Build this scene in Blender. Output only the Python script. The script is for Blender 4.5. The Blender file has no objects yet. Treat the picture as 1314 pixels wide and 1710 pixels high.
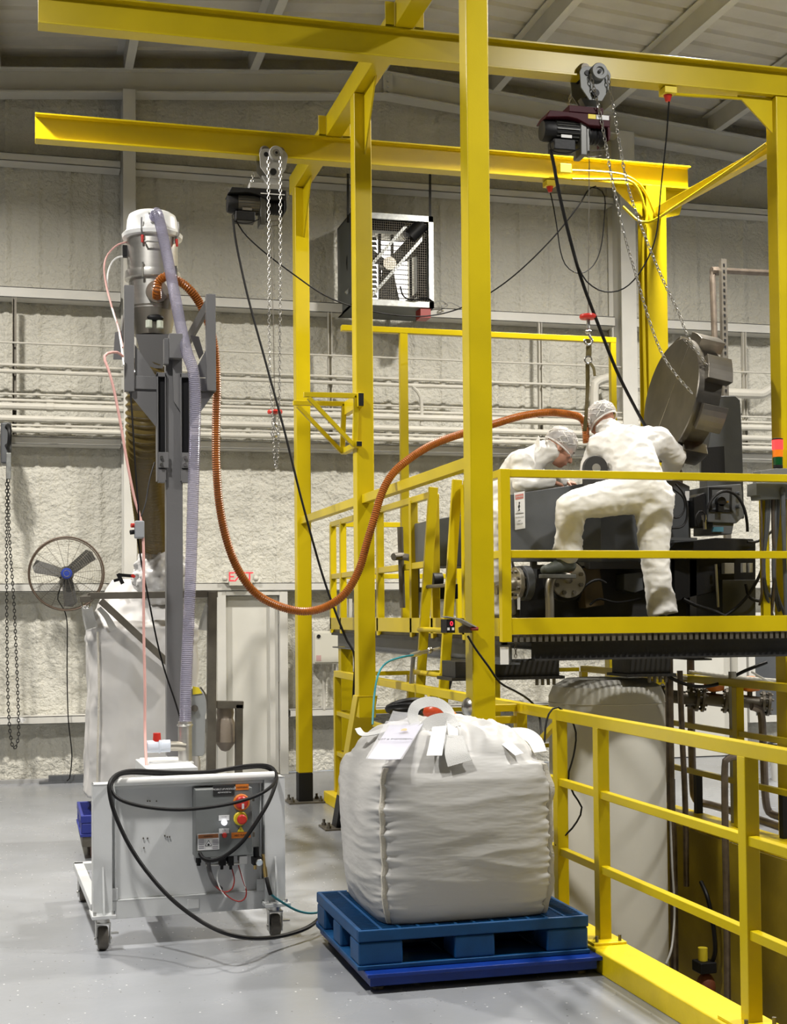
import bpy, bmesh, math, random
import numpy as np
from mathutils import Vector, Matrix, noise, Quaternion
PI = math.pi
random.seed(7)
S = bpy.context.scene
COL = S.collection
# ------------------------------------------------------------------ camera
F, YAW, PITCH, ROLL, PPX, PPY, EYE = 2309.28, 0.26023, 0.03219, -0.00884, 657.0, 949.5, 1.65
_sy, _cy, _sp, _cp = math.sin(YAW), math.cos(YAW), math.sin(PITCH), math.cos(PITCH)
FW = Vector((_sy*_cp, _cy*_cp, _sp)); _rt = Vector((_cy, -_sy, 0)); _up = _rt.cross(FW)
RT = math.cos(ROLL)*_rt + math.sin(ROLL)*_up
UP = -math.sin(ROLL)*_rt + math.cos(ROLL)*_up
cam = bpy.data.cameras.new('camera'); camo = bpy.data.objects.new('camera', cam); COL.objects.link(camo)
m = Matrix((RT, UP, -FW)).transposed().to_4x4(); m.translation = (0, 0, EYE); camo.matrix_world = m
cam.sensor_fit = 'HORIZONTAL'; cam.sensor_width = 36; cam.lens = F/1314*36
cam.shift_x = 0; cam.shift_y = (PPY-855)/1314
cam.clip_start = .05; cam.clip_end = 100
S.camera = camo
# ------------------------------------------------------------------ world, lights, exposure
w = bpy.data.worlds.new('world'); S.world = w; w.use_nodes = True
w.node_tree.nodes['Background'].inputs[0].default_value = (.75, .85, 1, 1)
w.node_tree.nodes['Background'].inputs[1].default_value = .6
S.view_settings.view_transform = 'Standard'; S.view_settings.look = 'None'
S.view_settings.exposure = 0.06; S.view_settings.gamma = 1; S.view_settings.use_curve_mapping = False
LAMP_W = 380
LAMPS = [(-1.1, 5.1, .80, 'over the open floor left of the gantry'), (4.9, 5.1, .74, 'over the pit in front of the platform'), (-1.1, -1.6, .06, 'behind the camera on the left'), (4.9, -1.6, .04, 'behind the camera on the right'),
         (-1.1, 10.3, 1.15, 'over the rear bag and the wall fan'), (5.35, 10.1, 1.15, 'over the grey machine'), (10.6, 4.7, .8, 'over the far right floor in front'), (10.6, 10.2, .9, 'over the far right floor at the back')]
# ------------------------------------------------------------------ helpers
def at(u, v, y=None, x=None, z=None):
    """point of the building on a plane, for a pixel of the 1314x1710 photograph"""
    r = RT*((u-PPX)/F) - UP*((v-PPY)/F) + FW
    if y is not None: t = y/r.y
    elif x is not None: t = x/r.x
    else: t = (z-EYE)/r.z
    return Vector((0, 0, EYE)) + r*t
def V(*a): return Vector(a)
def frame(d):
    d = d.normalized(); a = Vector((0, 0, 1)) if abs(d.z) < .95 else Vector((1, 0, 0))
    x = a.cross(d).normalized(); return x, d.cross(x), d
class MB:
    def __init__(s): s.v = []; s.f = []
    def add(s, vs, fs):
        o = len(s.v); s.v += [tuple(p) for p in vs]; s.f += [tuple(i+o for i in f) for f in fs]; return s
    def box(s, a, b):
        x0, x1 = sorted((a[0], b[0])); y0, y1 = sorted((a[1], b[1])); z0, z1 = sorted((a[2], b[2]))
        return s.add([(x0,y0,z0),(x1,y0,z0),(x1,y1,z0),(x0,y1,z0),(x0,y0,z1),(x1,y0,z1),(x1,y1,z1),(x0,y1,z1)],
                     [(3,2,1,0),(4,5,6,7),(0,1,5,4),(1,2,6,5),(2,3,7,6),(3,0,4,7)])
    def obox(s, c, size, R=None):
        c = Vector(c); R = R or Matrix.Identity(3); h = [k/2 for k in size]; vs = []
        for z in (-1, 1):
            for x, y in ((-1,-1),(1,-1),(1,1),(-1,1)): vs.append(c + R @ Vector((x*h[0], y*h[1], z*h[2])))
        return s.add(vs, [(3,2,1,0),(4,5,6,7),(0,1,5,4),(1,2,6,5),(2,3,7,6),(3,0,4,7)])
    def bar(s, p, q, w, h=None, up=(0,0,1)):
        p, q = Vector(p), Vector(q); h = h or w; d = (q-p).normalized(); up = Vector(up)
        if abs(d.dot(up)) > .98: up = Vector((0, 1, 0))
        x = d.cross(up).normalized(); y = x.cross(d); vs = []
        for b in (p, q):
            for i, j in ((-1,-1),(1,-1),(1,1),(-1,1)): vs.append(b + x*(i*w/2) + y*(j*h/2))
        return s.add(vs, [(0,1,2,3),(7,6,5,4),(4,5,1,0),(5,6,2,1),(6,7,3,2),(7,4,0,3)])
    def rings(s, rs, cap=True, closed=False):
        n = len(rs[0]); o = len(s.v)
        for r in rs: s.v += [tuple(p) for p in r]
        m_ = len(rs)
        for k in range(m_ if closed else m_-1):
            a, b = o+k*n, o+((k+1) % m_)*n
            for i in range(n): s.f.append((a+i, a+(i+1) % n, b+(i+1) % n, b+i))
        if cap and not closed:
            s.f.append(tuple(o+i for i in range(n))[::-1]); s.f.append(tuple(o+(m_-1)*n+i for i in range(n)))
        return s
    def cyl(s, p, q, r, r2=None, n=16, cap=True):
        p, q = Vector(p), Vector(q); x, y, d = frame(q-p); r2 = r if r2 is None else r2
        return s.rings([[b + (x*math.cos(2*PI*i/n) + y*math.sin(2*PI*i/n))*k for i in range(n)] for b, k in ((p, r), (q, r2))], cap)
    def lathe(s, prof, o, d=(0,0,1), n=32, cap=True):
        o = Vector(o); x, y, d = frame(Vector(d))
        return s.rings([[o + d*t + (x*math.cos(2*PI*i/n) + y*math.sin(2*PI*i/n))*max(r, 1e-4) for i in range(n)] for r, t in prof], cap)
    def tube(s, pts, r, n=8, cap=True, closed=False):
        pts = [Vector(p) for p in pts]; N = len(pts); rs = []
        T = []
        for i in range(N):
            if closed: t = pts[(i+1) % N]-pts[i-1]
            else: t = pts[min(i+1, N-1)]-pts[max(i-1, 0)]
            T.append(t.normalized() if t.length > 1e-9 else Vector((0, 0, 1)))
        x, y, _ = frame(T[0])
        for i in range(N):
            if i:
                q = T[i-1].rotation_difference(T[i]); x = q @ x
                x = (x - T[i]*x.dot(T[i])).normalized()
            y = T[i].cross(x); k = r[i] if isinstance(r, (list, tuple, np.ndarray)) else r
            rs.append([pts[i] + (x*math.cos(2*PI*a/n) + y*math.sin(2*PI*a/n))*k for a in range(n)])
        return s.rings(rs, cap, closed)
    def prism(s, poly, t):
        """3-D polygon poly extruded by vector t"""
        t = Vector(t); n = len(poly); a = [Vector(p) for p in poly]
        s.add(a + [p+t for p in a], [tuple(range(n))[::-1], tuple(range(n, 2*n))] + [(i, (i+1) % n, n+(i+1) % n, n+i) for i in range(n)])
        return s
    def ball(s, c, r, n=16, k=10, R=None):
        c = Vector(c); r = (r, r, r) if not hasattr(r, '__len__') else r; R = R or Matrix.Identity(3)
        return s.rings([[c + R @ Vector((r[0]*math.sin(PI*j/k)*math.cos(2*PI*i/n), r[1]*math.sin(PI*j/k)*math.sin(2*PI*i/n), r[2]*math.cos(PI*j/k)))
                         for i in range(n)] for j in [k-.02] + list(range(k-1, 0, -1)) + [.02]])
    def torus(s, c, d, R, r, n=24, k=8):
        c = Vector(c); x, y, d = frame(Vector(d)); rs = []
        for i in range(n):
            e = x*math.cos(2*PI*i/n) + y*math.sin(2*PI*i/n)
            rs.append([c + e*(R + r*math.cos(2*PI*j/k)) + d*(r*math.sin(2*PI*j/k)) for j in range(k)])
        return s.rings(rs, False, True)
    def ibeam(s, p, q, w, h, tf=.012, tw=.01, up=(0,0,1)):
        p, q = Vector(p), Vector(q); d = (q-p).normalized(); up = Vector(up); x = d.cross(up).normalized(); y = x.cross(d)
        a, b = w/2, h/2
        pr = [(-a,-b),(a,-b),(a,-b+tf),(tw/2,-b+tf),(tw/2,b-tf),(a,b-tf),(a,b),(-a,b),(-a,b-tf),(-tw/2,b-tf),(-tw/2,-b+tf),(-a,-b+tf)]
        n = len(pr)
        caps = [(0,1,2,3,10,11), (3,4,9,10), (4,5,6,7,8,9)]
        s.add([p + x*i + y*j for i, j in pr] + [q + x*i + y*j for i, j in pr],
              [(i, (i+1) % n, n+(i+1) % n, n+i) for i in range(n)] + caps + [tuple(k+n for k in c)[::-1] for c in caps])
        return s
    def channel(s, p, q, w, h, t=.006, up=(0,0,1), flip=1):
        p, q = Vector(p), Vector(q); d = (q-p).normalized(); x = d.cross(Vector(up)).normalized()*flip; y = Vector(up)
        b = h/2; pr = [(0,-b),(w,-b),(w,-b+t),(t,-b+t),(t,b-t),(w,b-t),(w,b),(0,b)]; n = 8
        s.add([p + x*i + y*j for i, j in pr] + [q + x*i + y*j for i, j in pr],
              [(i, (i+1) % n, n+(i+1) % n, n+i) for i in range(n)] + [(0,3,2,1),(0,7,4,3),(4,7,6,5),(8,9,10,11),(8,11,12,15),(12,13,14,15)])
        return s
def origin(p):
    o = Vector((0, 0, 0))
    while p is not None: o = o + p.location; p = p.parent
    return o
def build(name, mb, mat, parent=None, smooth=30, bevel=0, seg=2, loc=None, fix=True):
    me = bpy.data.meshes.new(name)
    if parent is not None: o = origin(parent)
    elif loc is not None: o = Vector(loc)
    else: o = Vector((0, 0, 0))
    vs = np.array(mb.v, float) - np.array(o)
    me.from_pydata(vs.tolist(), [], mb.f)
    if fix:
        bm = bmesh.new(); bm.from_mesh(me); bmesh.ops.recalc_face_normals(bm, faces=bm.faces); bm.to_mesh(me); bm.free()
    if smooth:
        me.polygons.foreach_set('use_smooth', [True]*len(me.polygons)); me.set_sharp_from_angle(angle=math.radians(smooth))
    me.materials.append(mat)
    ob = bpy.data.objects.new(name, me); COL.objects.link(ob)
    if parent is not None: ob.parent = parent
    else: ob.location = o
    if bevel:
        b = ob.modifiers.new('edge', 'BEVEL'); b.width = bevel; b.segments = seg; b.limit_method = 'ANGLE'; b.angle_limit = math.radians(40); b.harden_normals = True
    return ob
def thing(name, label, cat, loc=(0,0,0), group=None):
    o = bpy.data.objects.new(name, None); COL.objects.link(o); o.location = loc; o.empty_display_size = .1
    o['label'] = label; o['category'] = cat
    if group: o['group'] = group
    return o
def tag(o, label, cat, group=None):
    o['label'] = label; o['category'] = cat
    if group: o['group'] = group
    return o
def struct(o): o['kind'] = 'structure'; return o
def stuff(o): o['kind'] = 'stuff'; return o
def setlabel(o, l): o['label'] = l; return o
def copytree(o, parent=None, delta=None):
    c = o.copy(); COL.objects.link(c)
    if parent is not None: c.parent = parent
    if delta is not None: c.location = o.location + Vector(delta)
    for ch in o.children: copytree(ch, c)
    return c
def smooth_path(pts, step=.03, closed=False):
    """Catmull-Rom through points, resampled evenly"""
    P = [Vector(p) for p in pts]
    if closed: Q = [P[-1]] + P + [P[0], P[1]]
    else: Q = [P[0]*2-P[1]] + P + [P[-1]*2-P[-2]]
    out = []
    for i in range(1, len(Q)-2):
        a, b, c, d = Q[i-1], Q[i], Q[i+1], Q[i+2]; n = max(2, int((c-b).length/step*1.5))
        for k in range(n):
            t = k/n; out.append(.5*((2*b) + (c-a)*t + (2*a-5*b+4*c-d)*t*t + (3*b-a-3*c+d)*t**3))
    out.append(Q[-2].copy())
    A = np.array([tuple(p) for p in out]); L = np.concatenate([[0], np.cumsum(np.linalg.norm(np.diff(A, axis=0), axis=1))])
    n = max(2, int(round(L[-1]/step))+1); t = np.linspace(0, L[-1], n)
    return [Vector((np.interp(k, L, A[:, 0]), np.interp(k, L, A[:, 1]), np.interp(k, L, A[:, 2]))) for k in t]
def hose(pts, r, step=.03, n=8): return MB().tube(smooth_path(pts, step), r, n)
def ribbed(pts, r, pitch, amp, n=14, sub=4):
    path = smooth_path(pts, pitch/sub); rad = [r + amp*math.cos(2*PI*i/sub) for i in range(len(path))]
    return MB().tube(path, rad, n)
def chain(pts, L=.03, wire=.0035, wd=.009):
    """open chain of stadium links along a path; one link per step"""
    path = smooth_path(pts, L*.78); mb = MB()
    for i in range(len(path)-1):
        a, b = path[i], path[i+1]; c = (a+b)/2; d = (b-a).normalized(); x, y, d = frame(d)
        if i % 2: x = y
        ring = []
        for k in range(8):
            t = 2*PI*k/8; ring.append(c + d*(math.cos(t)*L*.5) + x*(math.sin(t)*wd*(1.0 if abs(math.cos(t)) < .8 else .9)))
        mb.tube(ring, wire, 4, closed=True)
    return mb
def text_mb(txt, size, o, ux, uy, depth=.001, align='CENTER', shear=0, spacing=1.0):
    cu = bpy.data.curves.new('lettering', 'FONT'); cu.body = txt; cu.size = size; cu.align_x = align; cu.align_y = 'CENTER'; cu.extrude = depth; cu.shear = shear; cu.resolution_u = 3
    cu.space_character = spacing
    ob = bpy.data.objects.new('lettering', cu); COL.objects.link(ob); dg = bpy.context.evaluated_depsgraph_get(); me = bpy.data.meshes.new_from_object(ob.evaluated_get(dg))
    o, ux, uy = Vector(o), Vector(ux).normalized(), Vector(uy).normalized(); uz = ux.cross(uy); mb = MB()
    mb.add([o + ux*v.co.x + uy*v.co.y + uz*v.co.z for v in me.vertices], [tuple(p.vertices) for p in me.polygons])
    bpy.data.objects.remove(ob); bpy.data.curves.remove(cu); bpy.data.meshes.remove(me)
    return mb
def rotz(mb, c, a):
    c = Vector(c); R = Matrix.Rotation(a, 3, 'Z'); mb.v = [tuple(c + R @ (Vector(p)-c)) for p in mb.v]; return mb
# ------------------------------------------------------------------ materials
def mat(name, col, rough=.5, metal=0, bump=0, scale=30, var=0, vscale=3, detail=4, spec=.5, emit=None, estr=0, alpha=1, trans=0, stretch=None, coat=0, ior=None, var2=None):
    m = bpy.data.materials.new(name); m.use_nodes = True; nt = m.node_tree; b = nt.nodes['Principled BSDF']
    b.inputs['Base Color'].default_value = (*col, 1); b.inputs['Roughness'].default_value = rough; b.inputs['Metallic'].default_value = metal
    b.inputs['Specular IOR Level'].default_value = spec; b.inputs['Alpha'].default_value = alpha; b.inputs['Transmission Weight'].default_value = trans
    b.inputs['Specular IOR Level'].default_value = spec; b.inputs['Coat Weight'].default_value = coat
    if ior: b.inputs['IOR'].default_value = ior
    if emit: b.inputs['Emission Color'].default_value = (*emit, 1); b.inputs['Emission Strength'].default_value = estr
    if bump or var:
        g = nt.nodes.new('ShaderNodeNewGeometry'); mp = nt.nodes.new('ShaderNodeMapping'); nt.links.new(g.outputs['Position'], mp.inputs['Vector'])
        if stretch: mp.inputs['Scale'].default_value = stretch
    if var:
        n = nt.nodes.new('ShaderNodeTexNoise'); n.inputs['Scale'].default_value = vscale; n.inputs['Detail'].default_value = 5; nt.links.new(mp.outputs[0], n.inputs['Vector'])
        r = nt.nodes.new('ShaderNodeValToRGB'); r.color_ramp.elements[0].position = .35; r.color_ramp.elements[1].position = .65
        c2 = var2 or tuple(k*(1-var) for k in col)
        r.color_ramp.elements[0].color = (*c2, 1); r.color_ramp.elements[1].color = (*[min(1, k*(1+var*.5)) for k in col], 1)
        nt.links.new(n.outputs['Fac'], r.inputs[0]); nt.links.new(r.outputs[0], b.inputs['Base Color'])
    if bump:
        n = nt.nodes.new('ShaderNodeTexNoise'); n.inputs['Scale'].default_value = scale; n.inputs['Detail'].default_value = detail; nt.links.new(mp.outputs[0], n.inputs['Vector'])
        bp = nt.nodes.new('ShaderNodeBump'); bp.inputs['Strength'].default_value = bump; bp.inputs['Distance'].default_value = .01
        nt.links.new(n.outputs['Fac'], bp.inputs['Height']); nt.links.new(bp.outputs[0], b.inputs['Normal'])
    return m
Y = mat('yellow_paint', (.57, .435, .003), .32, spec=.4, bump=.05, scale=220, var=.08, vscale=2.5)
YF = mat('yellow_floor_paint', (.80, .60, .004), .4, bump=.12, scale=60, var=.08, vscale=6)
BLK = mat('black_paint', (.008, .008, .009), .5, spec=.3, bump=.1, scale=60)
WALL = mat('wall_paint', (.60, .585, .52), .75, bump=1.0, scale=26, var=.08, vscale=2.2, detail=7)
WALL.node_tree.nodes['Bump'].inputs['Distance'].default_value = .03
FARW = mat('far_wall_paint', (.20, .195, .18), .8, bump=.3, scale=30)
TRIM = mat('white_trim_paint', (.60, .59, .55), .5, bump=.08, scale=40, var=.06)
CEIL = mat('ceiling_paint', (.55, .53, .48), .75, bump=.3, scale=25, var=.14, vscale=1.6)
PIPE = mat('painted_pipe', (.57, .55, .49), .6, bump=.15, scale=60, var=.08)
STEEL = mat('stainless_steel', (.70, .68, .64), .34, .9, bump=.03, scale=90, var=.08, vscale=4, stretch=(1, 1, 8))
CHROME = mat('zinc_steel', (.62, .61, .58), .28, 1)
CHAINM = mat('dull_zinc_chain', (.36, .35, .33), .4, .9)
BRUSH = mat('brushed_steel', (.46, .43, .37), .42, 1, bump=.05, scale=120, var=.12, vscale=3)
MGREY = mat('grey_machine_paint', (.085, .09, .097), .42, bump=.05, scale=80, var=.12, vscale=5)
CGREY = mat('grey_mast_paint', (.140, .138, .140), .45, bump=.05, scale=90, var=.06)
DARK = mat('dark_steel', (.022, .021, .02), .55, bump=.15, scale=40, var=.25, vscale=6)
RAW = mat('raw_steel_tube', (.16, .145, .12), .48, .6, bump=.08, scale=60, var=.2, vscale=8)
PIPEB = mat('brown_steel_pipe', (.19, .155, .125), .4, .7, var=.25, vscale=12)
CART = mat('white_cart_paint', (.66, .67, .67), .35, bump=.03, scale=120, var=.05, vscale=5)
WHITE = mat('white_enamel', (.83, .83, .81), .3)
PVC = mat('white_plastic', (.66, .71, .80), .35)
ORANGE = mat('orange_hose', (.34, .10, .012), .30, var=.12, vscale=20)
RUB = mat('black_rubber', (.006, .0055, .006), .5, spec=.3)
CAB = mat('black_cable', (.006, .0055, .0055), .6, spec=.2)
WHEEL = mat('grey_rubber_wheel', (.13, .115, .095), .6, var=.15, vscale=30)
BLUEL = mat('pallet_blue', (.005, .060, .175), .45, spec=.3, bump=.05, scale=150, var=.15, vscale=9)
BLUED = mat('scale_blue', (.005, .034, .25), .36, spec=.35, bump=.04, scale=90, var=.15, vscale=9)
BLUE2 = mat('royal_blue_plastic', (.022, .035, .26), .45, var=.1, vscale=9)
RED = mat('red_plastic', (.55, .03, .02), .35)
REDD = mat('dark_red_paint', (.30, .02, .015), .4)
MAROON = mat('maroon_paint', (.050, .008, .013), .5, spec=.15, bump=.04, scale=90)
ORL = mat('orange_label', (.70, .20, .02), .5)
YEL = mat('yellow_label', (.78, .62, .03), .5)
WLAB = mat('white_label', (.74, .74, .74), .5)
INK = mat('black_ink', (.02, .02, .02), .6)
GREYINK = mat('grey_ink', (.25, .24, .27), .6)
TEAL = mat('teal_hose', (.02, .20, .24), .4)
PINK = mat('red_and_white_rope', (.72, .40, .36), .6)
PAPER = mat('paper', (.60, .59, .67), .6)
SKIN = mat('skin', (.42, .21, .14), .5, bump=.05, scale=90)
HAIR = mat('dark_hair', (.03, .02, .015), .6)
SHOE = mat('dark_green_grey_shoe', (.045, .052, .042), .6, bump=.2, scale=160)
SOLE = mat('grey_sole', (.07, .07, .06), .6)
GREEN = mat('green_lens', (.006, .075, .02), .2, coat=.4)
AMBER = mat('amber_lens', (.60, .15, .01), .2, emit=(1, .25, .02), estr=.35)
REDLIT = mat('red_lit_lens', (.8, .02, .02), .2, emit=(1, .03, .03), estr=2.6)
LED = mat('red_digits', (.8, .02, .03), .4, emit=(1, .03, .06), estr=2.2)
EXITL = mat('red_exit_letters', (.8, .04, .05), .4, emit=(1, .05, .07), estr=.9)
LAMPW = mat('white_lit_button', (.9, .9, .9), .3, emit=(.9, .92, 1), estr=1.8)
COPPER = mat('brass', (.60, .42, .16), .3, 1)
FANB = mat('fan_blade_grey', (.085, .083, .078), .55)
TANK = mat('white_tank', (.56, .545, .49), .45, bump=.03, scale=60, var=.04)
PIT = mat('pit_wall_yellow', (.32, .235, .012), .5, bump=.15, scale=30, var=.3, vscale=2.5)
DOORW = mat('white_door_paint', (.60, .59, .54), .45, bump=.04, scale=80, var=.04)
CBOX = mat('panel_grey', (.17, .18, .178), .45, bump=.03, scale=100)
EBOX = mat('beige_enclosure', (.56, .545, .47), .45)
CONC = mat('grey_concrete', (.33, .33, .33), .7, bump=.2, scale=40, var=.15)
def fabric(name, col, fold=.35, scale=7, stretch=(1,1,1), rough=.6, dist=.03, trans=0):
    m = mat(name, col, rough); nt = m.node_tree; b = nt.nodes['Principled BSDF']
    g = nt.nodes.new('ShaderNodeNewGeometry'); mp = nt.nodes.new('ShaderNodeMapping'); nt.links.new(g.outputs['Position'], mp.inputs['Vector']); mp.inputs['Scale'].default_value = stretch
    n = nt.nodes.new('ShaderNodeTexNoise'); n.noise_type = 'RIDGED_MULTIFRACTAL'; n.inputs['Scale'].default_value = scale; n.inputs['Detail'].default_value = 3; n.inputs['Distortion'].default_value = .6
    nt.links.new(mp.outputs[0], n.inputs['Vector'])
    n2 = nt.nodes.new('ShaderNodeTexNoise'); n2.inputs['Scale'].default_value = scale*.7; n2.inputs['Detail'].default_value = 2; nt.links.new(mp.outputs[0], n2.inputs['Vector'])
    ad = nt.nodes.new('ShaderNodeMath'); ad.operation = 'MULTIPLY_ADD'; ad.inputs[1].default_value = .35; nt.links.new(n.outputs['Fac'], ad.inputs[0]); nt.links.new(n2.outputs['Fac'], ad.inputs[2])
    bp = nt.nodes.new('ShaderNodeBump'); bp.inputs['Strength'].default_value = fold; bp.inputs['Distance'].default_value = dist
    nt.links.new(ad.outputs[0], bp.inputs['Height']); nt.links.new(bp.outputs[0], b.inputs['Normal'])
    if trans: b.inputs['Subsurface Weight'].default_value = trans; b.inputs['Subsurface Radius'].default_value = (.02, .02, .02)
    return m
BAG = fabric('white_woven_bag', (.53, .52, .50), .30, 9, (1, 1, 4), .45, .010)
BAG2 = fabric('white_bag_loose', (.60, .585, .57), .7, 7, (1, 1, .8), .5, .03)
FILM = fabric('crumpled_white_film', (.60, .59, .58), .9, 13, (1, 1, 1), .35, .03)
STRAP = mat('white_webbing', (.60, .595, .58), .6, bump=.3, scale=260)
SEAM = mat('cream_seam_tape', (.60, .565, .49), .7, bump=.4, scale=120)
TYVEK = fabric('white_coverall_fabric', (.72, .705, .67), .75, 8, (1, 1, 1.5), .5, .025)
def seethru(name, col, a, rough=.15):
    m = bpy.data.materials.new(name); m.use_nodes = True; nt = m.node_tree; b = nt.nodes['Principled BSDF']
    b.inputs['Base Color'].default_value = (*col, 1); b.inputs['Roughness'].default_value = rough
    t = nt.nodes.new('ShaderNodeBsdfTransparent'); x = nt.nodes.new('ShaderNodeMixShader'); x.inputs[0].default_value = a
    t.inputs[0].default_value = (*[min(1, .35+.65*k/max(col)) for k in col], 1)
    nt.links.new(t.outputs[0], x.inputs[1]); nt.links.new(b.outputs[0], x.inputs[2]); nt.links.new(x.outputs[0], nt.nodes['Material Output'].inputs[0])
    return m
CLEARH = seethru('clear_violet_hose', (.36, .35, .42), .50, .10)
DUCT = seethru('amber_brown_duct', (.12, .088, .028), .86, .16)
NET = seethru('white_hair_net', (.72, .70, .68), .45, .5)
POUCH = seethru('clear_pouch', (.8, .8, .82), .22, .08)
# floor: grey epoxy with flecks
def floor_mat():
    m = mat('grey_epoxy_floor', (.40, .41, .425), .2); nt = m.node_tree; b = nt.nodes['Principled BSDF']; L = nt.links
    g = nt.nodes.new('ShaderNodeNewGeometry')
    n = nt.nodes.new('ShaderNodeTexNoise'); n.inputs['Scale'].default_value = 1.1; n.inputs['Detail'].default_value = 6; L.new(g.outputs['Position'], n.inputs['Vector'])
    r = nt.nodes.new('ShaderNodeValToRGB'); r.color_ramp.elements[0].position = .3; r.color_ramp.elements[1].position = .7
    r.color_ramp.elements[0].color = (.255, .265, .28, 1); r.color_ramp.elements[1].color = (.315, .328, .352, 1); L.new(n.outputs['Fac'], r.inputs[0])
    v = nt.nodes.new('ShaderNodeTexVoronoi'); v.inputs['Scale'].default_value = 30; L.new(g.outputs['Position'], v.inputs['Vector'])
    c = nt.nodes.new('ShaderNodeMath'); c.operation = 'LESS_THAN'; c.inputs[1].default_value = .13; L.new(v.outputs['Distance'], c.inputs[0])
    sp = nt.nodes.new('ShaderNodeSeparateColor'); L.new(v.outputs['Color'], sp.inputs[0])
    k = nt.nodes.new('ShaderNodeMath'); k.operation = 'LESS_THAN'; k.inputs[1].default_value = .28; L.new(sp.outputs[0], k.inputs[0])
    mu = nt.nodes.new('ShaderNodeMath'); mu.operation = 'MULTIPLY'; L.new(c.outputs[0], mu.inputs[0]); L.new(k.outputs[0], mu.inputs[1])
    fc = nt.nodes.new('ShaderNodeValToRGB'); fc.color_ramp.interpolation = 'CONSTANT'; fc.color_ramp.elements[0].color = (.72, .73, .74, 1); fc.color_ramp.elements[1].color = (.12, .125, .13, 1); fc.color_ramp.elements[1].position = .55
    L.new(sp.outputs[1], fc.inputs[0])
    mx = nt.nodes.new('ShaderNodeMixRGB'); L.new(mu.outputs[0], mx.inputs[0]); L.new(r.outputs[0], mx.inputs[1]); L.new(fc.outputs[0], mx.inputs[2]); L.new(mx.outputs[0], b.inputs['Base Color'])
    n2 = nt.nodes.new('ShaderNodeTexNoise'); n2.inputs['Scale'].default_value = 2.2; n2.inputs['Detail'].default_value = 7; L.new(g.outputs['Position'], n2.inputs['Vector'])
    r2 = nt.nodes.new('ShaderNodeMapRange'); r2.inputs[3].default_value = .20; r2.inputs[4].default_value = .32; L.new(n2.outputs['Fac'], r2.inputs[0]); L.new(r2.outputs[0], b.inputs['Roughness'])
    bp = nt.nodes.new('ShaderNodeBump'); bp.inputs['Strength'].default_value = .06; bp.inputs['Distance'].default_value = .01; n3 = nt.nodes.new('ShaderNodeTexNoise'); n3.inputs['Scale'].default_value = 30
    L.new(g.outputs['Position'], n3.inputs['Vector']); L.new(n3.outputs['Fac'], bp.inputs['Height']); L.new(bp.outputs[0], b.inputs['Normal'])
    return m
FLOOR = floor_mat()
# ------------------------------------------------------------------ ceiling lamps (above the frame)
for lx, ly, le, lw in LAMPS:
    lz = min(6.78, 7.62-.083*abs(lx-3.73)-.62)
    t = thing('high_bay_lamp', 'round high bay lamp under the roof ' + lw, 'lamp', (lx, ly, lz), 'high bay lamps under the roof')
    build('lamp_housing', MB().lathe([(.05, .34), (.09, .32), (.10, .14), (.24, .05), (.25, 0), (.235, 0), (.2, .04)], (lx, ly, lz), n=24), TRIM, t)
    li = bpy.data.lights.new('lamp_light', 'AREA'); li.shape = 'DISK'; li.size = .40; li.energy = LAMP_W*le; li.color = (1, .975, .93) if ly < 6 else (1, .95, .87); li.spread = math.radians(160)
    lo = bpy.data.objects.new('lamp_light', li); COL.objects.link(lo); lo.parent = t; lo.location = (0, 0, -.01)
# ================================================================== SETTING
PX0, PX1, PY0, PY1, PZ = 2.71, 4.85, 3.2, 11.8, -1.7      # the pit
mb = MB()
for a, b in (((-12,-12),(PX0,14.3)), ((PX1,-12),(18,14.3)), ((PX0,-12),(PX1,PY0)), ((PX0,PY1),(PX1,14.3))): mb.box((a[0],a[1],-.12), (b[0],b[1],0))
struct(build('floor', mb, FLOOR, smooth=0))
struct(build('floor_pit', MB().box((PX0-.1,PY0-.1,PZ-.1), (PX1+.1,PY1+.1,PZ)), CONC, smooth=0))
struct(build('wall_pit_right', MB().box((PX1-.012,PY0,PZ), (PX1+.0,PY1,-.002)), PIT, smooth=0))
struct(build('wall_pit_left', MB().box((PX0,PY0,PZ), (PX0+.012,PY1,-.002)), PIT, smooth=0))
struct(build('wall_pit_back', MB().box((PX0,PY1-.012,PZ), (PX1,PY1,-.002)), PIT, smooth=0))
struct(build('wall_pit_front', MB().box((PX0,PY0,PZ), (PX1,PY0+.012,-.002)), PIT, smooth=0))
struct(build('kerb_left', MB().box((2.525,3.3,0), (2.712,11.75,.1)), YF, bevel=.006))
struct(build('kerb_right', MB().box((4.85,3.3,0), (5.02,11.75,.1)), YF, bevel=.006))
struct(build('kerb_back', MB().box((2.525,11.75,0), (5.02,11.93,.1)), YF, bevel=.006))
RX = 3.73
def zr(x): return 7.62 - .083*abs(x-RX)
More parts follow.
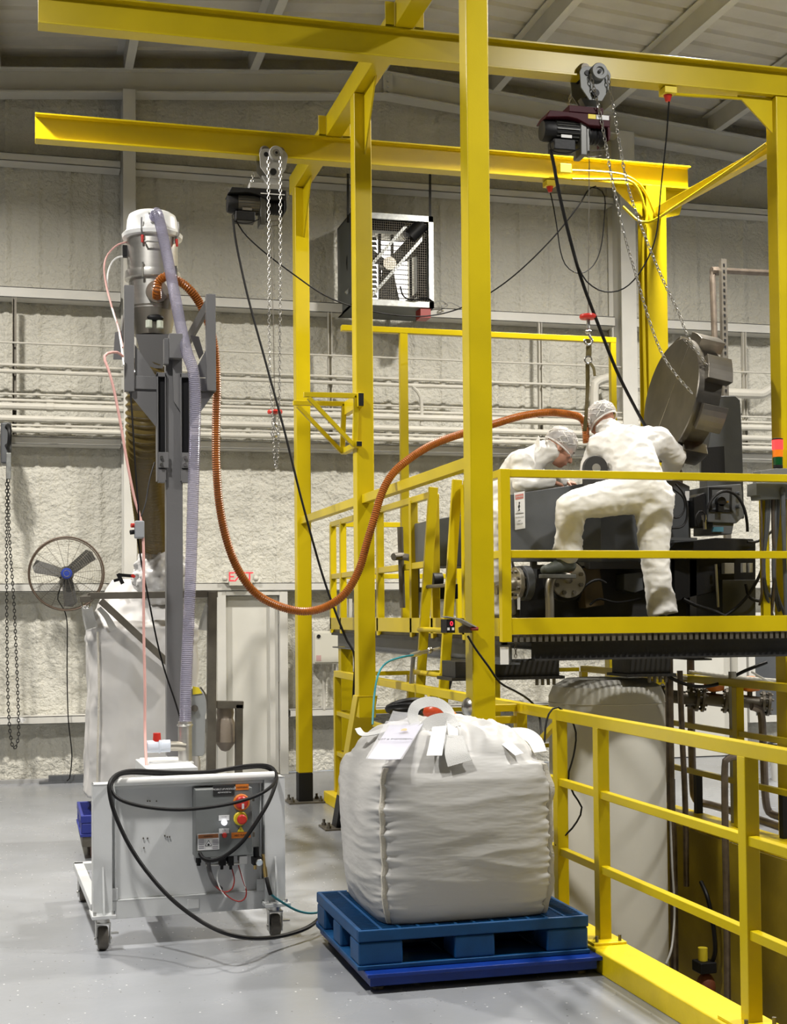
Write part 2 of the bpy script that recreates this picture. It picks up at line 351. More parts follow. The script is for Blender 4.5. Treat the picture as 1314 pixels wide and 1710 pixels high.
# back wall: ribbed metal panels, rough with sprayed foam paint
backwall = struct(build('wall_back', MB().box((-12,14.34,0), (18,14.44,7.75)), WALL, smooth=0))
def wall_panel(x0, n=3, step=.305, z1=None):
    xs = []
    for k in range(n):
        b = x0 + k*step
        xs += [(b, .022), (b+.03, .022), (b+.05, 0), (b+.08, .001), (b+.11, 0), (b+.145, .002), (b+.175, .004), (b+.21, .002), (b+.24, 0), (b+step-.03, 0)]
    xs.append((x0+n*step, .022)); z1 = z1 or min(zr(x0), zr(x0+n*step))-.03
    zs = np.arange(0, z1+.001, .035); mb_ = MB(); rows = []
    for z in zs:
        rough = .017 if z < 3.35 else (.012 if z < 4.8 else .003)
        rows.append([(x, 14.335-d-rough*(noise.noise((x*7, z*7, 1))+.8*noise.noise((x*15, z*24, 5))+.4), z) for x, d in xs])
    c = len(xs); mb_.add([p for r in rows for p in r], [(j*c+i, j*c+i+1, (j+1)*c+i+1, (j+1)*c+i) for j in range(len(rows)-1) for i in range(c-1)])
    return mb_
for k in range(-4, 15): build('wall_panel', wall_panel(-.2+k*.915), WALL, backwall, smooth=80, fix=False)
for nm, a, b in (('wall_left', (-12.1,-12,0), (-12,14.4,7)), ('wall_right', (18,-12,0), (18.1,14.4,7.2)), ('wall_front', (-12,-12.1,0), (18,-12,7.2))):
    struct(build(nm, MB().box(a, b), FARW, smooth=0))
# roof: ribbed deck on purlins
mb = MB(); ys = []
for k in range(int(26.4/.3)): b = -12+k*.3; ys += [(b, 0), (b+.2, 0), (b+.22, .035), (b+.27, .035), (b+.29, 0)]
ys.append((14.4, 0)); n = len(ys)
for x in (-12.1, RX, 18.1): mb.v += [(x, y, zr(x)+d) for y, d in ys]
mb.f = [(j*n+i, j*n+i+1, (j+1)*n+i+1, (j+1)*n+i) for j in range(2) for i in range(n-1)]
struct(build('ceiling', mb, CEIL, smooth=0, fix=False))
for x in (-4.3, -3.0, -1.65, -.32, .97, 2.25, 3.62, 4.9, 6.2, 7.55, 8.85, 10.2):
    z = zr(x+.05)-.002
    mb = MB().box((x,5.5,z-.2), (x+.012,14.2,z-.012)).box((x,5.5,z-.212), (x+.085,14.2,z-.198)).box((x-.07,5.5,z-.016), (x+.012,14.2,z-.005))
    struct(build('purlin_beam', mb, TRIM, smooth=0))
for x0, x1 in ((-7, RX), (RX, 13)):
    z0, z1 = zr(x0)-.215, zr(x1)-.215
    mb = MB().prism([(x0,14.12,z0-.235), (x1,14.12,z1-.235), (x1,14.12,z1), (x0,14.12,z0)], (0,.015,0))
    mb.prism([(x0,14.02,z0-.25), (x1,14.02,z1-.25), (x1,14.02,z1-.233), (x0,14.02,z0-.233)], (0,.2,0))
    mb.prism([(x0,14.04,z0-.004), (x1,14.04,z1-.004), (x1,14.04,z1+.01), (x0,14.04,z0+.01)], (0,.18,0))
    struct(build('rake_beam', mb, TRIM, smooth=0))
mb = MB().box((RX-.05,14.06,zr(RX)-.45), (RX+.05,14.12,zr(RX)-.215))
for z in (.25, .31, .37, .42): mb.cyl((RX,14.04,zr(RX)-z), (RX,14.062,zr(RX)-z), .014, n=8)
struct(build('rake_beam_plate', mb, TRIM))
# girts, columns, door, pipes
for k, (z0, z1) in enumerate(((6.17, 6.255), (4.805, 4.915), (3.35, 3.435), (1.89, 1.975), (.585, .665))):
    mb = MB()
    for a, b in (((-7, .93), (1.08, 1.88), (2.64, 6.32), (8.9, 13)) if k == 4 else ((-7, .93), (1.08, 6.32), (6.52, 13))):
        mb.box((a,14.09,z0), (b,14.31,z0+.012)).box((a,14.09,z1-.012), (b,14.31,z1)).box((a,14.09,z0), (b,14.10,z1))
    struct(build('trim_%d' % (k+1), mb, TRIM, smooth=0, bevel=.003, seg=1))
for x0, x1 in ((.945, 1.072), (6.335, 6.515), (-4.6, -4.45), (11.6, 11.75)):
    struct(build('wall_column', MB().box((x0,13.94,0), (x1,13.96,zr(x0)-.45)).box((x0+.05,13.96,0), (x0+.065,14.28,zr(x0)-.45)).box((x0,14.28,0), (x1,14.30,zr(x0)-.45)), TRIM, smooth=0, bevel=.003, seg=1))
struct(build('baseboard_back', MB().box((-7,14.2,0), (1.9,14.29,.035)), CONC, smooth=0))
build('floor_angle', MB().box((.13,14.08,0), (.62,14.2,.02)).box((.22,14.10,.02), (.56,14.2,.075)), MGREY, backwall, smooth=0)
d1 = struct(build('door_1', MB().box((1.985,14.2,.01), (2.50,14.235,1.84)), DOORW, bevel=.004))
build('door_frame', MB().box((1.89,14.1,0), (1.98,14.3,1.93)).box((2.535,14.1,0), (2.62,14.3,1.93)).box((1.98,14.1,1.845), (2.535,14.3,1.93)), TRIM, d1, smooth=0, bevel=.004)
build('door_jamb', MB().box((2.44,14.16,.01), (2.53,14.22,1.84)), TRIM, d1, smooth=0, bevel=.003)
for z in (.3, 1.0, 1.6): build('hinge', MB().cyl((2.535,14.15,z-.05), (2.535,14.15,z+.05), .012, n=10), CHROME, d1)
build('sill', MB().box((1.97,14.12,0), (2.55,14.28,.012)), BRUSH, d1)
d2 = struct(build('door_2', MB().box((6.95,14.2,.01), (7.72,14.24,2.05)), DOORW, bevel=.004))
build('door_frame', MB().box((6.85,14.06,0), (6.94,14.3,2.14)).box((7.74,14.06,0), (7.85,14.3,2.14)).box((6.94,14.06,2.06), (7.74,14.3,2.14)), TRIM, d2, smooth=0, bevel=.004)
w1 = struct(build('window_1', MB().box((7.98,14.18,.45), (8.5,14.2,1.55)), MGREY))
build('window_frame', MB().box((7.9,14.1,.38), (7.98,14.26,1.62)).box((8.5,14.1,.38), (8.58,14.26,1.62)).box((7.98,14.1,1.55), (8.5,14.26,1.62)).box((7.98,14.1,.38), (8.5,14.26,.45)), TRIM, w1)
# painted conduits along the wall
runs = [(575, .010, -7, 12, 'thin'), (612, .014, -7, 12, 'thin'), (623, .02, -7, 4.05, 'medium'), (660, .010, -7, 12, 'thin'), (670.5, .016, -7, 12, 'medium'),
        (681, .036, -7, 12, 'thick'), (701, .033, -7, 12, 'thick'), (711.5, .012, -7, 12, 'thin'), (720, .026, -7, 12, 'medium')]
names = ['topmost thin', 'second thin', 'bent medium', 'third thin', 'upper medium', 'upper thick', 'lower thick', 'lowest thin', 'lowest medium']
for (v, r, xa, xb, _), nm in zip(runs, names):
    z = at(100, v, y=14.0).z; y = 14.02-r
    if xb < 10:
        mb = hose([(xa,y,z), (xb-.3,y,z), (xb-.12,y,z-.01), (xb-.02,y,z-.09), (xb,y,z-.2), (xb,y,z-.42)], r, .06, 8)
        lab = 'white painted conduit along back wall that bends down near the yellow tall frame'
    else:
        mb = MB().cyl((xa,y,z), (xb,y,z), r, n=10)
        for c in np.arange(-6, 12, 3.1): mb.cyl((c,y,z), (c+.07,y,z), r*1.2, n=10)
        lab = 'white painted pipe running along the back wall, %s one of the run' % nm
    tag(build('wall_pipe', mb, PIPE), lab, 'pipe')
for u, lab in ((24, 'near the left edge'), (553, 'between the first two yellow posts'), (1247, 'right of the grey machine arm'), (905, 'behind the two workers')):
    x = at(u, 640, y=14.0).x
    mb = MB().box((x-.02,14.03,3.44), (x-.014,14.085,4.8)).box((x+.014,14.03,3.44), (x+.02,14.085,4.8)).box((x-.02,14.078,3.44), (x+.02,14.085,4.8))
    tag(build('strut_channel', mb, PIPE if u != 24 else RAW, smooth=0), 'vertical slotted strut carrying the wall pipes %s' % lab, 'strut')
mb = MB().tube(smooth_path([at(1180,655,y=13.9), at(1265,658,y=13.9), at(1275,656,y=13.9), at(1314,632,y=13.9), at(1360,605,y=13.9)], .05), .055, 10)
tag(build('bent_wall_pipe', mb, PIPE), 'thick white pipe with an angled bend on the wall at far right', 'pipe')
tag(build('wall_drain_pipe', hose([(6.02,14.0,3.45), (6.02,14.0,4.05), (6.05,14.0,4.16), (6.2,14.02,4.22)], .05, .05, 12), PIPE), 'white elbow pipe on the wall behind the right worker\'s head', 'pipe')
# ================================================================== GANTRY
CX = 2.368; H = .064
G = thing('gantry_frame', 'tall yellow steel gantry with two overhead runway beams on square posts', 'gantry', (CX, 9.7, 0))
def post(y0, z0, z1=5.43): return MB().box((CX-H,y0,z0), (CX+H,y0+.128,z1))
p3 = build('post', post(7.03, .0), Y, G, bevel=.008)
p2 = build('post', post(9.65, .9), Y, G, bevel=.008)
p1 = build('post', post(11.93, .26), Y, G, bevel=.008)
build('post_foot', post(11.93, .012, .26), BLK, G, bevel=.008)
setlabel(build('leg', MB().prism([(CX-.075,9.64,1.06), (CX-.075,9.79,1.06), (CX-.075,10.36,.27), (CX-.075,10.20,.27)], (.15,0,0)), Y, G, bevel=.006), 'slanted lower leg kicked back from the post')
build('post_foot', MB().prism([(CX-.075,10.20,.27), (CX-.075,10.36,.27), (CX-.075,10.55,.012), (CX-.075,10.385,.012)], (.15,0,0)), BLK, G, bevel=.004)
for x, y in ((CX, 11.99), (CX-.01, 10.46), (CX, 7.09)):
    mb = MB().box((x-.16,y-.13,0), (x+.16,y+.13,.014)); b = build('base_plate', mb, RAW, G, bevel=.002, seg=1)
    for i in (-1, 1):
        for j in (-1, 1): build('bolt', MB().cyl((x+i*.125,y+j*.09,.014), (x+i*.125,y+j*.09,.06), .011, n=8).cyl((x+i*.125,y+j*.09,.014), (x+i*.125,y+j*.09,.032), .02, n=6), RAW, b)
build('cross_beam', MB().box((CX-H,6.6,5.432), (CX+H,12.2,5.60)), Y, G, bevel=.008)
for (y, xa, xb) in ((8.56, .075, 5.24), (10.66, .072, 5.47)):
    build('runway_beam', MB().ibeam((xa,y,5.33), (xb,y,5.33), .125, .2, .013, .012), Y, G, smooth=0, bevel=.002, seg=1)
    for s in (-1, 1):
        x = CX+s*(H+.035)
        build('clamp_plate', MB().box((x-.03,y-.07,5.43), (x+.03,y-.058,5.59)).box((x-.03,y-.07,5.43), (x+.03,y+.06,5.442)), Y, G, smooth=0, bevel=.003)
for y in (9.65, 11.93):      # knee gussets under the cross beam
    build('gusset', MB().prism([(CX+.01,y,5.43), (CX+.01,y-.34,5.43), (CX+.01,y,4.98)], (.012,0,0)), Y, G, smooth=0)
build('tie_rail', MB().box((CX-.03,7.15,2.44), (CX+.03,9.66,2.505)), Y, G, bevel=.004)
build('tie_rail', MB().box((CX-.03,9.778,2.44), (CX+.03,11.93,2.505)), Y, G, bevel=.004)
# far supports standing behind and beside the platform
t1 = build('post', MB().ibeam((5.13,10.66,.25), (5.13,10.66,5.23), .18, .18, .014, .012, up=(0,1,0)), Y, G, smooth=0, bevel=.002, seg=1)
build('post_foot', MB().ibeam((5.13,10.66,0), (5.13,10.66,.25), .184, .184, .016, .014, up=(0,1,0)), BLK, G, smooth=0)
t2 = build('post', MB().box((5.045,8.50,0), (5.225,8.64,5.225)), Y, G, bevel=.008)
build('gusset', MB().prism([(4.78,8.55,5.225), (5.045,8.55,5.225), (5.045,8.55,4.98)], (0,.014,0)), Y, G, smooth=0)
build('gusset', MB().prism([(4.76,10.65,5.23), (5.04,10.65,5.23), (5.04,10.65,4.98)], (0,.014,0)), Y, G, smooth=0)
build('gusset', MB().prism([(5.22,10.68,5.23), (5.46,10.68,5.23), (5.40,10.68,5.03), (5.22,10.68,4.98)], (0,.014,0)), Y, G, smooth=0)
build('tie_tube', MB().bar((5.14,10.57,5.0), (5.14,8.64,4.93), .07), Y, G, bevel=.004)
# yellow conduits on the gantry
CB = build('conduit_box', MB().box((at(934,290,y=10.56).x,10.54,5.27), (at(953,290,y=10.56).x,10.6,5.345)), YEL, G, bevel=.004)
for dv, dy in ((0, 0), (16, .0)):
    pts = [at(955,285+dv*.9,y=10.57), at(1000,287+dv*.8,y=10.57), at(1040,292+dv*.5,y=10.56), at(1066-dv*.5,306,y=10.55), at(1080-dv*.6,326,y=10.54), at(1088-dv*.8,345,y=10.54), at(1096-dv,362,y=10.54)]
    if dv: pts += [at(1073,420,y=10.54), at(1076,600,y=10.54), at(1080,700,y=10.54)]
    else: pts += [at(1102,362,y=10.5), at(1125,347,y=10.1), at(1200,300,y=9.32), at(1260,258,y=8.85), at(1283,240,y=8.66), at(1287,222,y=8.62)]
    build('conduit', MB().tube(smooth_path(pts, .05), .012, 8), Y, G)
build('conduit', MB().tube(smooth_path([at(1040,345,y=10.6), at(1062,366,y=10.56), at(1075,371,y=10.52), at(1092,368,y=10.45), at(1130,344,y=10.0), at(1205,293,y=9.25), at(1280,240,y=8.66)], .05), .012, 8), Y, G)
build('conduit', MB().tube([(5.03,10.62,4.95), (5.03,10.62,1.6)], .014, 8), Y, G)
for u, v, y in ((1115,158,8.56), (918,313,10.66)):
    p = at(u, v, y=y); z = 5.225
    b = build('outlet_box', MB().box((p.x-.045,y-.05,z-.045), (p.x+.045,y+.05,z)), YEL, G, bevel=.004)
    build('cord_grip', MB().cyl((p.x,y,z-.045), (p.x,y,z-.09), .03, .016, n=12), RED, b)
build('conduit', MB().tube(smooth_path([at(1122,157,y=8.56), at(1160,160,y=8.56), at(1200,162,y=8.56), at(1240,165,y=8.56)], .05), .012, 8), Y, G)
# swing bracket on the middle post
B = thing('wall_bracket', 'small yellow double triangle bracket fixed to the left of the middle gantry post', 'bracket', (2.3, 9.65, 3.2))
for y, du, dv, sc in ((9.62, 0, 0, 1), (10.02, 0, 0, 1)):
    a = at(507, 659, y=9.62); b = at(595, 661, y=9.62); c = at(592, 745, y=9.62); dd = at(515, 664, y=9.62)
    q = lambda p: Vector((p.x, y, p.z))
    build('arm', MB().bar(q(a), q(b), .035), Y, B, bevel=.003)
    build('upright', MB().bar(q(b), q(c), .035), Y, B, bevel=.003)
    build('brace', MB().bar(q(dd), q(c), .03), Y, B, bevel=.003)
    b0, c0 = b, c
for p, h in ((Vector((b0.x+.02, 0, b0.z-.035)), .10), (Vector((c0.x+.02, 0, c0.z+.01)), .042)):
    r = build('cross_tube', MB().box((p.x-.022,9.56,p.z-h/2), (p.x+.022,10.05,p.z+h/2)), Y, B, bevel=.003)
    build('open_end_shade', MB().box((p.x-.018,9.552,p.z-h/2+.005), (p.x+.018,9.562,p.z+h/2-.005)), BLK, r, smooth=0)  # black patch painted as the shade inside the open tube end
# ================================================================== PIT RAILINGS
RXL = 2.632
R1 = thing('pit_railing', 'yellow three-rail guard railing on the kerb at the front of the pit', 'railing', (RXL, 6, .1))
for z, s in ((1.125, .055), (.785, .038), (.435, .038)):
    build('rail', MB().box((RXL-s/2,3.5,z-s/2), (RXL+s/2,11.85,z+s/2)), Y, R1, bevel=.004)
for y in (4.72, 6.1, 6.62, 7.2, 8.9, 11.83):
    p = build('post', MB().box((RXL-.03,y-.03,.1), (RXL+.03,y+.03,1.1)), Y, R1, bevel=.004)
    if y in (4.72, 6.1):
        build('foot_plate', MB().box((RXL-.09,y-.10,.1), (RXL+.075,y+.10,.112)), YF, p, bevel=.002, seg=1)
        build('bolt', MB().cyl((RXL-.065,y-.075,.112), (RXL-.065,y-.075,.14), .008, n=8).cyl((RXL+.05,y-.075,.112), (RXL+.05,y-.075,.14), .008, n=8), RAW, p)
for z in (1.125, 1.06): build('rail', MB().box((2.44,7.18,z-.02), (RXL,7.22,z+.02)), Y, R1, bevel=.003)
build('brace', MB().bar((2.46,7.2,.80), (RXL,7.2,1.03), .03), Y, R1, bevel=.003)
build('brace', MB().bar((RXL,7.15,.85), (RXL,6.66,1.08), .03), Y, R1, bevel=.003)
R2 = thing('pit_railing', 'yellow guard railing on the far kerb behind the pipes, dim under the platform', 'railing', (4.94, 8, .1))
for u, v in ((1106, 1204), (1106, 1276)):
    z = at(u, v, x=4.93).z; build('rail', MB().box((4.91,3.6,z-.02), (4.95,11.8,z+.02)), Y, R2, bevel=.003)
build('rail', MB().box((4.90,3.6,1.10), (4.96,11.8,1.155)), Y, R2, bevel=.003)
for y in (at(1234, 1300, x=4.93).y, 5.4, 7.2, 11.8): build('post', MB().box((4.90,y-.035,.1), (4.96,y+.035,1.1)), Y, R2, bevel=.004)
R3 = thing('pit_railing', 'yellow guard railing across the far end of the pit beyond the first post', 'railing', (3.7, 11.84, .1))
for z in (1.12, .785, .435): build('rail', MB().box((2.67,11.82,z-.018), (4.9,11.86,z+.018)), Y, R3, bevel=.003)
for x in (3.3, 4.1): build('post', MB().box((x-.03,11.81,.1), (x+.03,11.87,1.1)), Y, R3, bevel=.003)
# ================================================================== PLATFORM
DZ, YF0, XL, XR, YB = 1.507, 8.25, 2.90, 6.2, 13.35
P = thing('work_platform', 'raised yellow-railed steel work platform carrying the grey machine', 'platform', (XL, YF0, 0))
build('deck_frame', MB().box((XL+.015,YF0+.07,1.44), (XL+.06,YB,1.47)).box((XL+.06,YB-.05,1.44), (XR,YB,1.47)), DARK, P, smooth=0)
mb = MB()
for k in range(int((XR-XL)/.042)): x = XL+.04+k*.042; mb.box((x,YF0+.012,1.46), (x+.024,YF0+.07,1.503))
stuff(build('grating_edge', mb, RAW, P, smooth=0))
mb = MB()
for k in range(92): mb.box((XL+.03+k*.036,YF0+.07,1.47), (XL+.036+k*.036,YB,1.503))
for k in range(50): mb.box((XL+.03,YF0+.1+k*.1,1.485), (XR,YF0+.106+k*.1,1.503))
stuff(build('grating_bars', mb, RAW, P, smooth=0))
build('toe_board', MB().box((XL+.06,YF0,DZ), (XR,YF0+.012,1.612)), Y, P, bevel=.002, seg=1)
build('toe_board', MB().box((XL,YF0+.06,DZ-.01), (XL+.012,YB,1.612)), Y, P, bevel=.002, seg=1)
for z0, z1 in ((2.506, 2.556), (1.992, 2.042)):
    build('rail', MB().box((XL+.062,YF0,z0), (XR,YF0+.05,z1)), Y, P, bevel=.004)
    build('rail', MB().box((XL+.005,9.80,z0-.002), (XL+.055,YB,z1-.002)), Y, P, bevel=.004)
    build('rail', MB().box((XL+.005,YF0+.05,z0), (XL+.055,9.04,z1)), Y, P, bevel=.004)
    build('rail', MB().box((XL+.05,YB-.05,z0), (XR,YB-.004,z1)), Y, P, bevel=.004)
build('post', MB().box((XL,YF0-.01,1.46), (XL+.064,YF0+.054,2.557)), Y, P, bevel=.005)
for y in (9.02, 9.78, 10.36, 11.42, 12.85, YB-.06): build('post', MB().box((XL,y,1.46), (XL+.06,y+.06,2.53)), Y, P, bevel=.005)
for x in (5.75, 6.12): build('post', MB().box((x,YF0+.004,1.46), (x+.06,YF0+.046,2.53)), Y, P, bevel=.005)
for x in (4.2, 5.4): build('post', MB().box((x,YB-.06,1.46), (x+.06,YB,2.53)), Y, P, bevel=.005)
yt = 11.5; x0 = at(673, 560, y=yt).x; x1 = at(1022, 580, y=yt).x; zt = at(673, 548, y=yt).z
fr = build('overhead_frame', MB().box((x0-.035,yt-.028,1.5), (x0+.035,yt+.028,zt-.045)), Y, P, bevel=.004)
build('frame_post', MB().box((x1-.025,yt-.028,1.5), (x1+.028,yt+.028,zt-.045)), Y, fr, bevel=.004)
build('frame_beam', MB().box((x0-.55,yt-.03,zt-.05), (x1+.03,yt+.03,zt)), Y, fr, bevel=.004)
build('support_beam', MB().ibeam((3.13,8.34,1.40), (5.16,8.34,1.40), .11, .125, .012, .01), DARK, P, smooth=0)
build('support_beam', MB().ibeam((5.2,8.5,1.385), (XR,8.5,1.385), .11, .14, .012, .01), DARK, P, smooth=0)
build('support_beam', MB().ibeam((2.985,8.32,1.385), (2.985,YB,1.385), .12, .14, .012, .01), MGREY, P, smooth=0)
build('support_beam', MB().ibeam((4.4,8.45,1.385), (4.4,YB,1.385), .12, .14, .012, .01), DARK, P, smooth=0)
for xa, xb, y in ((at(760,1110,y=8.62).x, at(934,1110,y=8.62).x, 8.62), (at(1052,1115,y=8.62).x, at(1120,1115,y=8.62).x, 8.62)):
    c = build('bearing_block', MB().box((xa,y,1.225), (xb,y+.3,1.33)), DARK, P, bevel=.004)
    build('bearing_flange', MB().box((xa-.03,y-.02,1.205), (xb+.03,y+.32,1.225)), DARK, c, smooth=0)
    mb = MB()
    for k in range(4): mb.cyl((xb-.16+k*.04,y+.0,1.165), (xb-.16+k*.04,y+.0,1.205), .012, n=8)
    stuff(build('bolts', mb, RAW, c))
build('cross_brace', MB().bar((3.0,9.6,1.3), (3.05,10.4,.6), .05), DARK, P)
for x, y in ((5.75, 8.7), (5.75, 13.0), (3.0, 13.1)): build('column', MB().box((x-.06,y-.06,0), (x+.06,y+.06,1.33)), Y, P, bevel=.005)
hk = at(860, 1080, y=8.3)
build('chain_hook', chain([(hk.x,8.29,1.46), (hk.x,8.29,1.36)], .03, .003, .008), RAW, P)
build('tag_plate', MB().box((XL-.005,8.27,1.32), (XL+.05,8.275,1.43)), WLAB, P, smooth=0)
# ladder
L = thing('ladder', 'yellow steel ladder leaning up to the opening in the platform railing', 'ladder', (2.7, 9.4, 0))
def lx(z): return 2.69 + .20*z/2.57
for y in (9.12, 9.70):
    build('side_rail', MB().bar((lx(0),y,.0), (lx(2.57),y,2.57), .035, .068, up=(-1,0,.1)), Y, L, bevel=.004)
for k in range(6):
    z = .29+k*.31; rg = build('rung', MB().cyl((lx(z),9.12,z), (lx(z),9.70,z), .014, n=10), RAW, L)
    build('rung_end', MB().cyl((lx(z)-.03,9.09,z), (lx(z)-.03,9.73,z), .018, n=10), Y, rg) if k in (3, 4) else None
# tank standing in the pit
tx = (at(925, 1250, y=8.95).x + at(1110, 1250, y=8.95).x)/2; tr = (at(1110, 1250, y=8.95).x - at(925, 1250, y=8.95).x)/2*.97
T = thing('process_tank', 'tall white cylindrical tank standing in the pit under the platform', 'tank', (tx, 9.0, PZ))
build('tank_shell', MB().lathe([(tr-.01,PZ), (tr,PZ+.02), (tr,1.06), (tr-.03,1.13), (tr-.12,1.18)], (tx,9.0,0), n=64), TANK, T)
build('tank_seam', MB().torus((tx,9.0,1.02), (0,0,1), tr, .004, 64, 6), TANK, T)
# ================================================================== FRONT BAG ON PALLET ON SCALE
SC = thing('floor_scale', 'low dark blue platform scale on the floor under the blue pallet', 'scale', (1.98, 6.4, 0))
build('weigh_deck', MB().box((1.43,5.86,.07), (2.525,6.96,.088)), BLUED, SC, bevel=.004)
mb = MB()
for a, b in (((1.445,5.88,.03), (2.505,5.95,.07)), ((1.445,6.87,.03), (2.505,6.94,.07)), ((1.445,5.95,.03), (1.52,6.87,.07)), ((2.43,5.95,.03), (2.505,6.87,.07))): mb.box(a, b)
build('deck_frame', mb, BLUED, SC, bevel=.003)
for x in (1.50, 2.45):
    for y in (5.96, 6.86): build('foot', MB().cyl((x,y,0), (x,y,.012), .03, n=12).cyl((x,y,.012), (x,y,.03), .012, n=10), RAW, SC)
def pallet(name, x0, y0, w, d, z0, z1, m, label, grid=17):
    t = thing(name, label, 'pallet', (x0+w/2, y0+d/2, z0))
    lip = .052; mb = MB()
    for a, b in (((x0,y0,z1-lip), (x0+w,y0+.022,z1)), ((x0,y0+d-.022,z1-lip), (x0+w,y0+d,z1)), ((x0,y0+.022,z1-lip), (x0+.022,y0+d-.022,z1)), ((x0+w-.022,y0+.022,z1-lip), (x0+w,y0+d-.022,z1))): mb.box(a, b)
    build('rim', mb, m, t, bevel=.006)
    mb = MB().box((x0+.022,y0+.022,z1-.05), (x0+w-.022,y0+d-.022,z1-.046))
    for k in range(1, grid*2): y = y0+.022+(d-.044)*k/(grid*2); mb.box((x0+.022,y-.003,z1-.046), (x0+w-.022,y+.003,z1-.002))
    for k in range(1, 12): x = x0+.022+(w-.044)*k/12; mb.box((x-.006,y0+.022,z1-.046), (x+.006,y0+d-.022,z1-.001))
    stuff(build('deck_grid', mb, m, t, smooth=0))
    bx = ((0, .19), (.405, .585), (.81, 1)); by = ((0, .2), (.41, .59), (.8, 1))
    for a, b in bx:
        for c, e in by:
            build('block', MB().box((x0+w*a+.002,y0+d*c+.002,z0+.018), (x0+w*b-.002,y0+d*e-.002,z1-lip)), m, t, bevel=.012, seg=3)
    for c, e in by: build('runner', MB().box((x0-.004,y0+d*c-.004,z0), (x0+w+.004,y0+d*e+.004,z0+.02)), m, t, bevel=.004)
    for a, b in bx: build('runner', MB().box((x0+w*a-.003,y0,z0+.001), (x0+w*b+.003,y0+d,z0+.019)), m, t, bevel=.004)
    return t
pallet('plastic_pallet', 1.405, 5.93, 1.083, .90, .089, .262, BLUEL, 'teal blue plastic pallet with open sides under the full white bulk bag')
# bulk bag
BC = Vector((1.937, 6.395, .262)); HX, HY, HT = .40, .40, .735
def bag_point(a, t):
    """a angle, t 0..1 up the side"""
    n = 7 - 2.6*math.sin(PI*min(1, t*1.05)) if t < .95 else 4.6
    c, s = math.cos(a), math.sin(a); r = (abs(c)**n + abs(s)**n)**(-1/n)
    bul = .05*math.sin(PI*t)**.8 + .012*t - .03*max(0, t-.86)/.14
    x, y = c*r*(HX+bul), s*r*(HY+bul); z = HT*t
    corner = abs(abs(c*r)-abs(s*r)); amp = math.exp(-corner/.20)
    g = lambda q_: max(0, 1-abs(q_)*3.2)
    f = g(noise.noise((x*3.2+3, y*3.2, z*17))) + .7*g(noise.noise((x*4+9, y*4, z*34)))
    f2 = noise.noise((x*2.2+30, y*2.2, z*3.2)); f3 = g(noise.noise((x*1.6+50, y*1.6, z*11)))
    d = .015*(amp**1.6)*f + .012*f2 + .005*f3*max(0, .5+noise.noise((x*3, y*3, z*3+20)))
    if corner < .06: d -= .010*(1-corner/.06)
    e = 1 + d/.42
    return Vector((x*e, y*e, z + (.014*noise.noise((x*4, y*4, 2)) if t > .05 else 0)))
NA, NT = 288, 110
rows = []
for j in range(NT):
    t = j/(NT-1); rows.append([BC + bag_point(2*PI*i/NA, t) for i in range(NA)])
edge = [bag_point(2*PI*i/NA, 1) for i in range(NA)]
for j in range(1, 34):
    k = 1-j/34; row = []
    for i in range(NA):
        p = edge[i]; x, y = p.x*k, p.y*k
        z = HT + .10*(1-k**4.5) + .02*(x/HX)*(1-k) + .030*noise.noise((x*7+1, y*7, 4)) + .022*(1-abs(noise.noise((x*11, y*11, 8)))*2)*min(1, (1-k)*4) + .02*min(1,(1-k)*5)
        row.append(BC + Vector((x, y, z)))
    rows.append(row)
BT = thing('bulk_bag', 'full bulging white woven bulk bag sitting on the teal blue pallet in front', 'bulk bag', tuple(BC))
build('bag_body', MB().rings(rows), BAG, BT, smooth=180)
def surf_top(x, y):
    k = max(abs(x)/(HX+.012), abs(y)/(HY+.012)); return HT + .10*(1-min(1, k)**4.5) + .035
for q in (225, 315, 135):
    a = math.radians(q); out = Vector((math.cos(a), math.sin(a), 0)); side = Vector((-out.y, out.x, 0))
    L_, R_ = [], []; mb = MB(); pts = []
    for j in range(60):
        t = .005+.93*j/59; n = bag_point(a, t); wob = .006*noise.noise((q, t*14, 0)); pts.append(BC + n + out*(.010+.004*noise.noise((t*20, q, 1))) + side*wob)
    for _ in range(6): pts = [pts[0]]+[(pts[i-1]+pts[i]*2+pts[i+1])/4 for i in range(1, len(pts)-1)]+[pts[-1]]
    wseg = []
    for p in pts: wseg.append([p+side*.014-out*.02, p+side*.011+out*.004, p+out*.013, p-side*.011+out*.004, p-side*.014-out*.02])
    mb.rings(wseg); build('corner_seam', mb, SEAM, BT, smooth=60)
def strap(pts, w, nrm, mt, name='strap', parent=BT, th=.003):
    """flat webbing along a path; nrm roughly the direction its face looks"""
    path = smooth_path(pts, .012); rs = []
    for i, p in enumerate(path):
        t = (path[min(i+1, len(path)-1)]-path[max(i-1, 0)]).normalized(); s = t.cross(Vector(nrm)).normalized(); n = s.cross(t).normalized()
        ww = w[0]+(w[1]-w[0])*i/(len(path)-1) if hasattr(w, '__len__') else w
        rs.append([p+s*ww/2+n*th/2, p-s*ww/2+n*th/2, p-s*ww/2-n*th/2, p+s*ww/2-n*th/2])
    return build(name, MB().rings(rs), mt, parent, smooth=50)
pa = lambda u, v, y: at(u, v, y=y)
strap([pa(706,1226,6.12), pa(694,1212,6.16), pa(689,1196,6.2), pa(694,1180,6.22), pa(712,1172,6.24), pa(732,1174,6.24), pa(746,1184,6.22), pa(752,1196,6.19), pa(755,1212,6.14), pa(757,1232,6.05)], .05, (0,-1,.5), STRAP, 'lift_loop')
strap([pa(757,1228,6.06), pa(762,1258,5.99), pa(768,1275,5.965)], (.09, .12), (0,-1,.4), STRAP, 'lift_loop_base')
